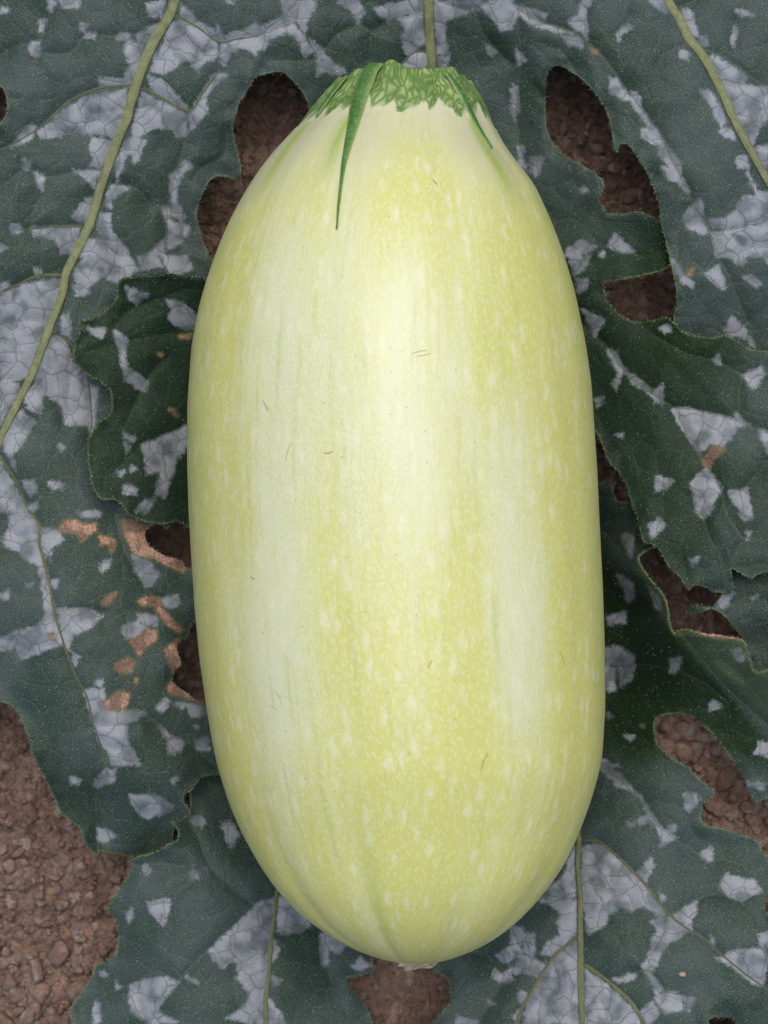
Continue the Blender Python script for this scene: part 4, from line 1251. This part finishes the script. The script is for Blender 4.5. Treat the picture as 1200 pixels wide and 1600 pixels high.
def stem_ridge(pts):
    """Tapering green rib running from the stem down onto the shoulder: (u, v, width)."""
    c = smooth([(a, b, w) for a, b, w in pts], 8, closed=False)
    verts, faces, qs = [], [], []
    m = 11
    for (u, v, w) in c:
        for k in range(m):
            q = -1 + 2 * k / (m - 1)
            p, nrm = surface_point(u + q * w / 2, v)
            verts.append(p + nrm * ((0.0003 + 0.0004 * w / 12) * (1 - q * q) - 0.00003))
            qs.append(abs(q))
    for i in range(len(c) - 1):
        for k in range(m - 1):
            b = i * m + k
            faces.append((b, b + 1, b + m + 1, b + m))
    return add_mesh('stem_ridge', np.array(verts), faces, M_RIDGE, root, attrs={'q': np.array(qs)})


stem_ridge([(588, 99, 22), (577, 112, 26), (570, 130, 27), (562, 152, 25), (556, 175, 22), (550, 200, 17), (543, 228, 12), (537, 256, 8), (533, 285, 5.5), (529, 320, 4.5), (526, 358, 3)])
stem_ridge([(697, 112, 8), (709, 128, 10), (722, 150, 11), (735, 175, 10), (746, 196, 8), (757, 214, 6), (768, 231, 4)])
stem_ridge([(541, 118, 5), (523, 140, 7), (507, 162, 6), (494, 182, 3)])

# old scratches and rubbed spots in the skin
g_ = NT('skin_scratch')
M_MARK = g_.out(Base_Color=(0.36, 0.42, 0.12), Roughness=0.6)


def scratch(pts, w):
    c = smooth(pts, 4, closed=False)
    vs_, fs_ = [], []
    n_ = len(c)
    for i, (u, v) in enumerate(c):
        t = c[min(i + 1, n_ - 1)] - c[max(i - 1, 0)]
        t = t / (np.linalg.norm(t) + 1e-9)
        k = w * (0.25 + math.sin(math.pi * (i + 0.5) / n_))
        for q in (-1, 0, 1):
            p, nrm = surface_point(u - t[1] * q * k / 2, v + t[0] * q * k / 2)
            vs_.append(p + nrm * (0.00012 if q == 0 else -0.00008))
    for i in range(n_ - 1):
        for k in (0, 1):
            b = i * 3 + k
            fs_.append((b, b + 1, b + 4, b + 3))
    add_mesh('scratch', np.array(vs_), fs_, M_MARK, root)


for pts, w in (([(411, 626), (415, 634), (419, 643)], 2.0), ([(352, 430), (343, 440), (336, 447)], 1.6), ([(327, 505), (328, 522), (332, 534)], 1.5), ([(675, 1031), (671, 1038), (668, 1046)], 2.4),
               ([(642, 553), (655, 549), (668, 547)], 1.3), ([(649, 557), (662, 555), (675, 552)], 1.2), ([(428, 1078), (437, 1090), (441, 1106)], 1.8), ([(420, 1100), (428, 1106), (438, 1112)], 1.5), ([(432, 1086), (445, 1090), (458, 1091)], 1.2),
               ([(874, 1015), (880, 1030), (884, 1042)], 1.6), ([(923, 1058), (927, 1068), (931, 1077)], 1.8), ([(676, 280), (681, 285), (684, 288)], 1.6), ([(762, 1175), (756, 1190), (752, 1205)], 1.3), ([(520, 705), (512, 708), (505, 707)], 1.2),
               ([(455, 690), (449, 706), (447, 720)], 1.6), ([(391, 900), (394, 903), (399, 905)], 2.2)):
    scratch(pts, w)

# blossom scar at the far tip
sx, sy, sz = place(672, 1493, ZA + 0.0125)
sc_v, sc_f = [], []
rings = 5
for i in range(rings + 1):
    k = i / rings
    for j in range(28):
        a = 2 * math.pi * j / 28
        rr = k * (1 + 0.12 * math.sin(3 * a + 1) + 0.08 * math.sin(7 * a))
        sc_v.append((rr * 0.0085 * math.cos(a), 0.0012 * math.sin(7 * a + 9 * k) * 0.4 * k - 0.0009 * (1 - k * k), rr * 0.0030 * math.sin(a)))
for i in range(rings):
    for j in range(28):
        sc_f.append((i * 28 + j, i * 28 + (j + 1) % 28, (i + 1) * 28 + (j + 1) % 28, (i + 1) * 28 + j))
tip = np.array([_xc[-1], _yc[-1], _za[-1]])
scar = add_mesh('blossom_scar', np.array(sc_v), sc_f, M_SCAR, root)
scar.location = (tip[0] + 0.003, tip[1] + 0.0016, tip[2] + 0.0042)
scar.rotation_euler = (math.radians(-50), 0, math.radians(14))
for ch in root.children:
    sub(root, ch)

# a grain of pale soil lying on the lower leaf
X, Y, Z = surfE(np.array([1066.0]), np.array([1522.0]), 1.3)
grain = bpy.data.objects.new('soil_grain', CLODS[3].copy())
g_ = NT('pale_grain')
grain.data.materials[0] = g_.out(Base_Color=(0.42, 0.27, 0.20), Roughness=0.9)
COL.objects.link(grain)
grain.location = (X[0], Y[0], Z[0] + 0.0007)
grain.scale = (0.0011, 0.0010, 0.0009)
tag(grain, 'tiny pinkish grain of soil on the silver mottled leaf', 'soil grain')
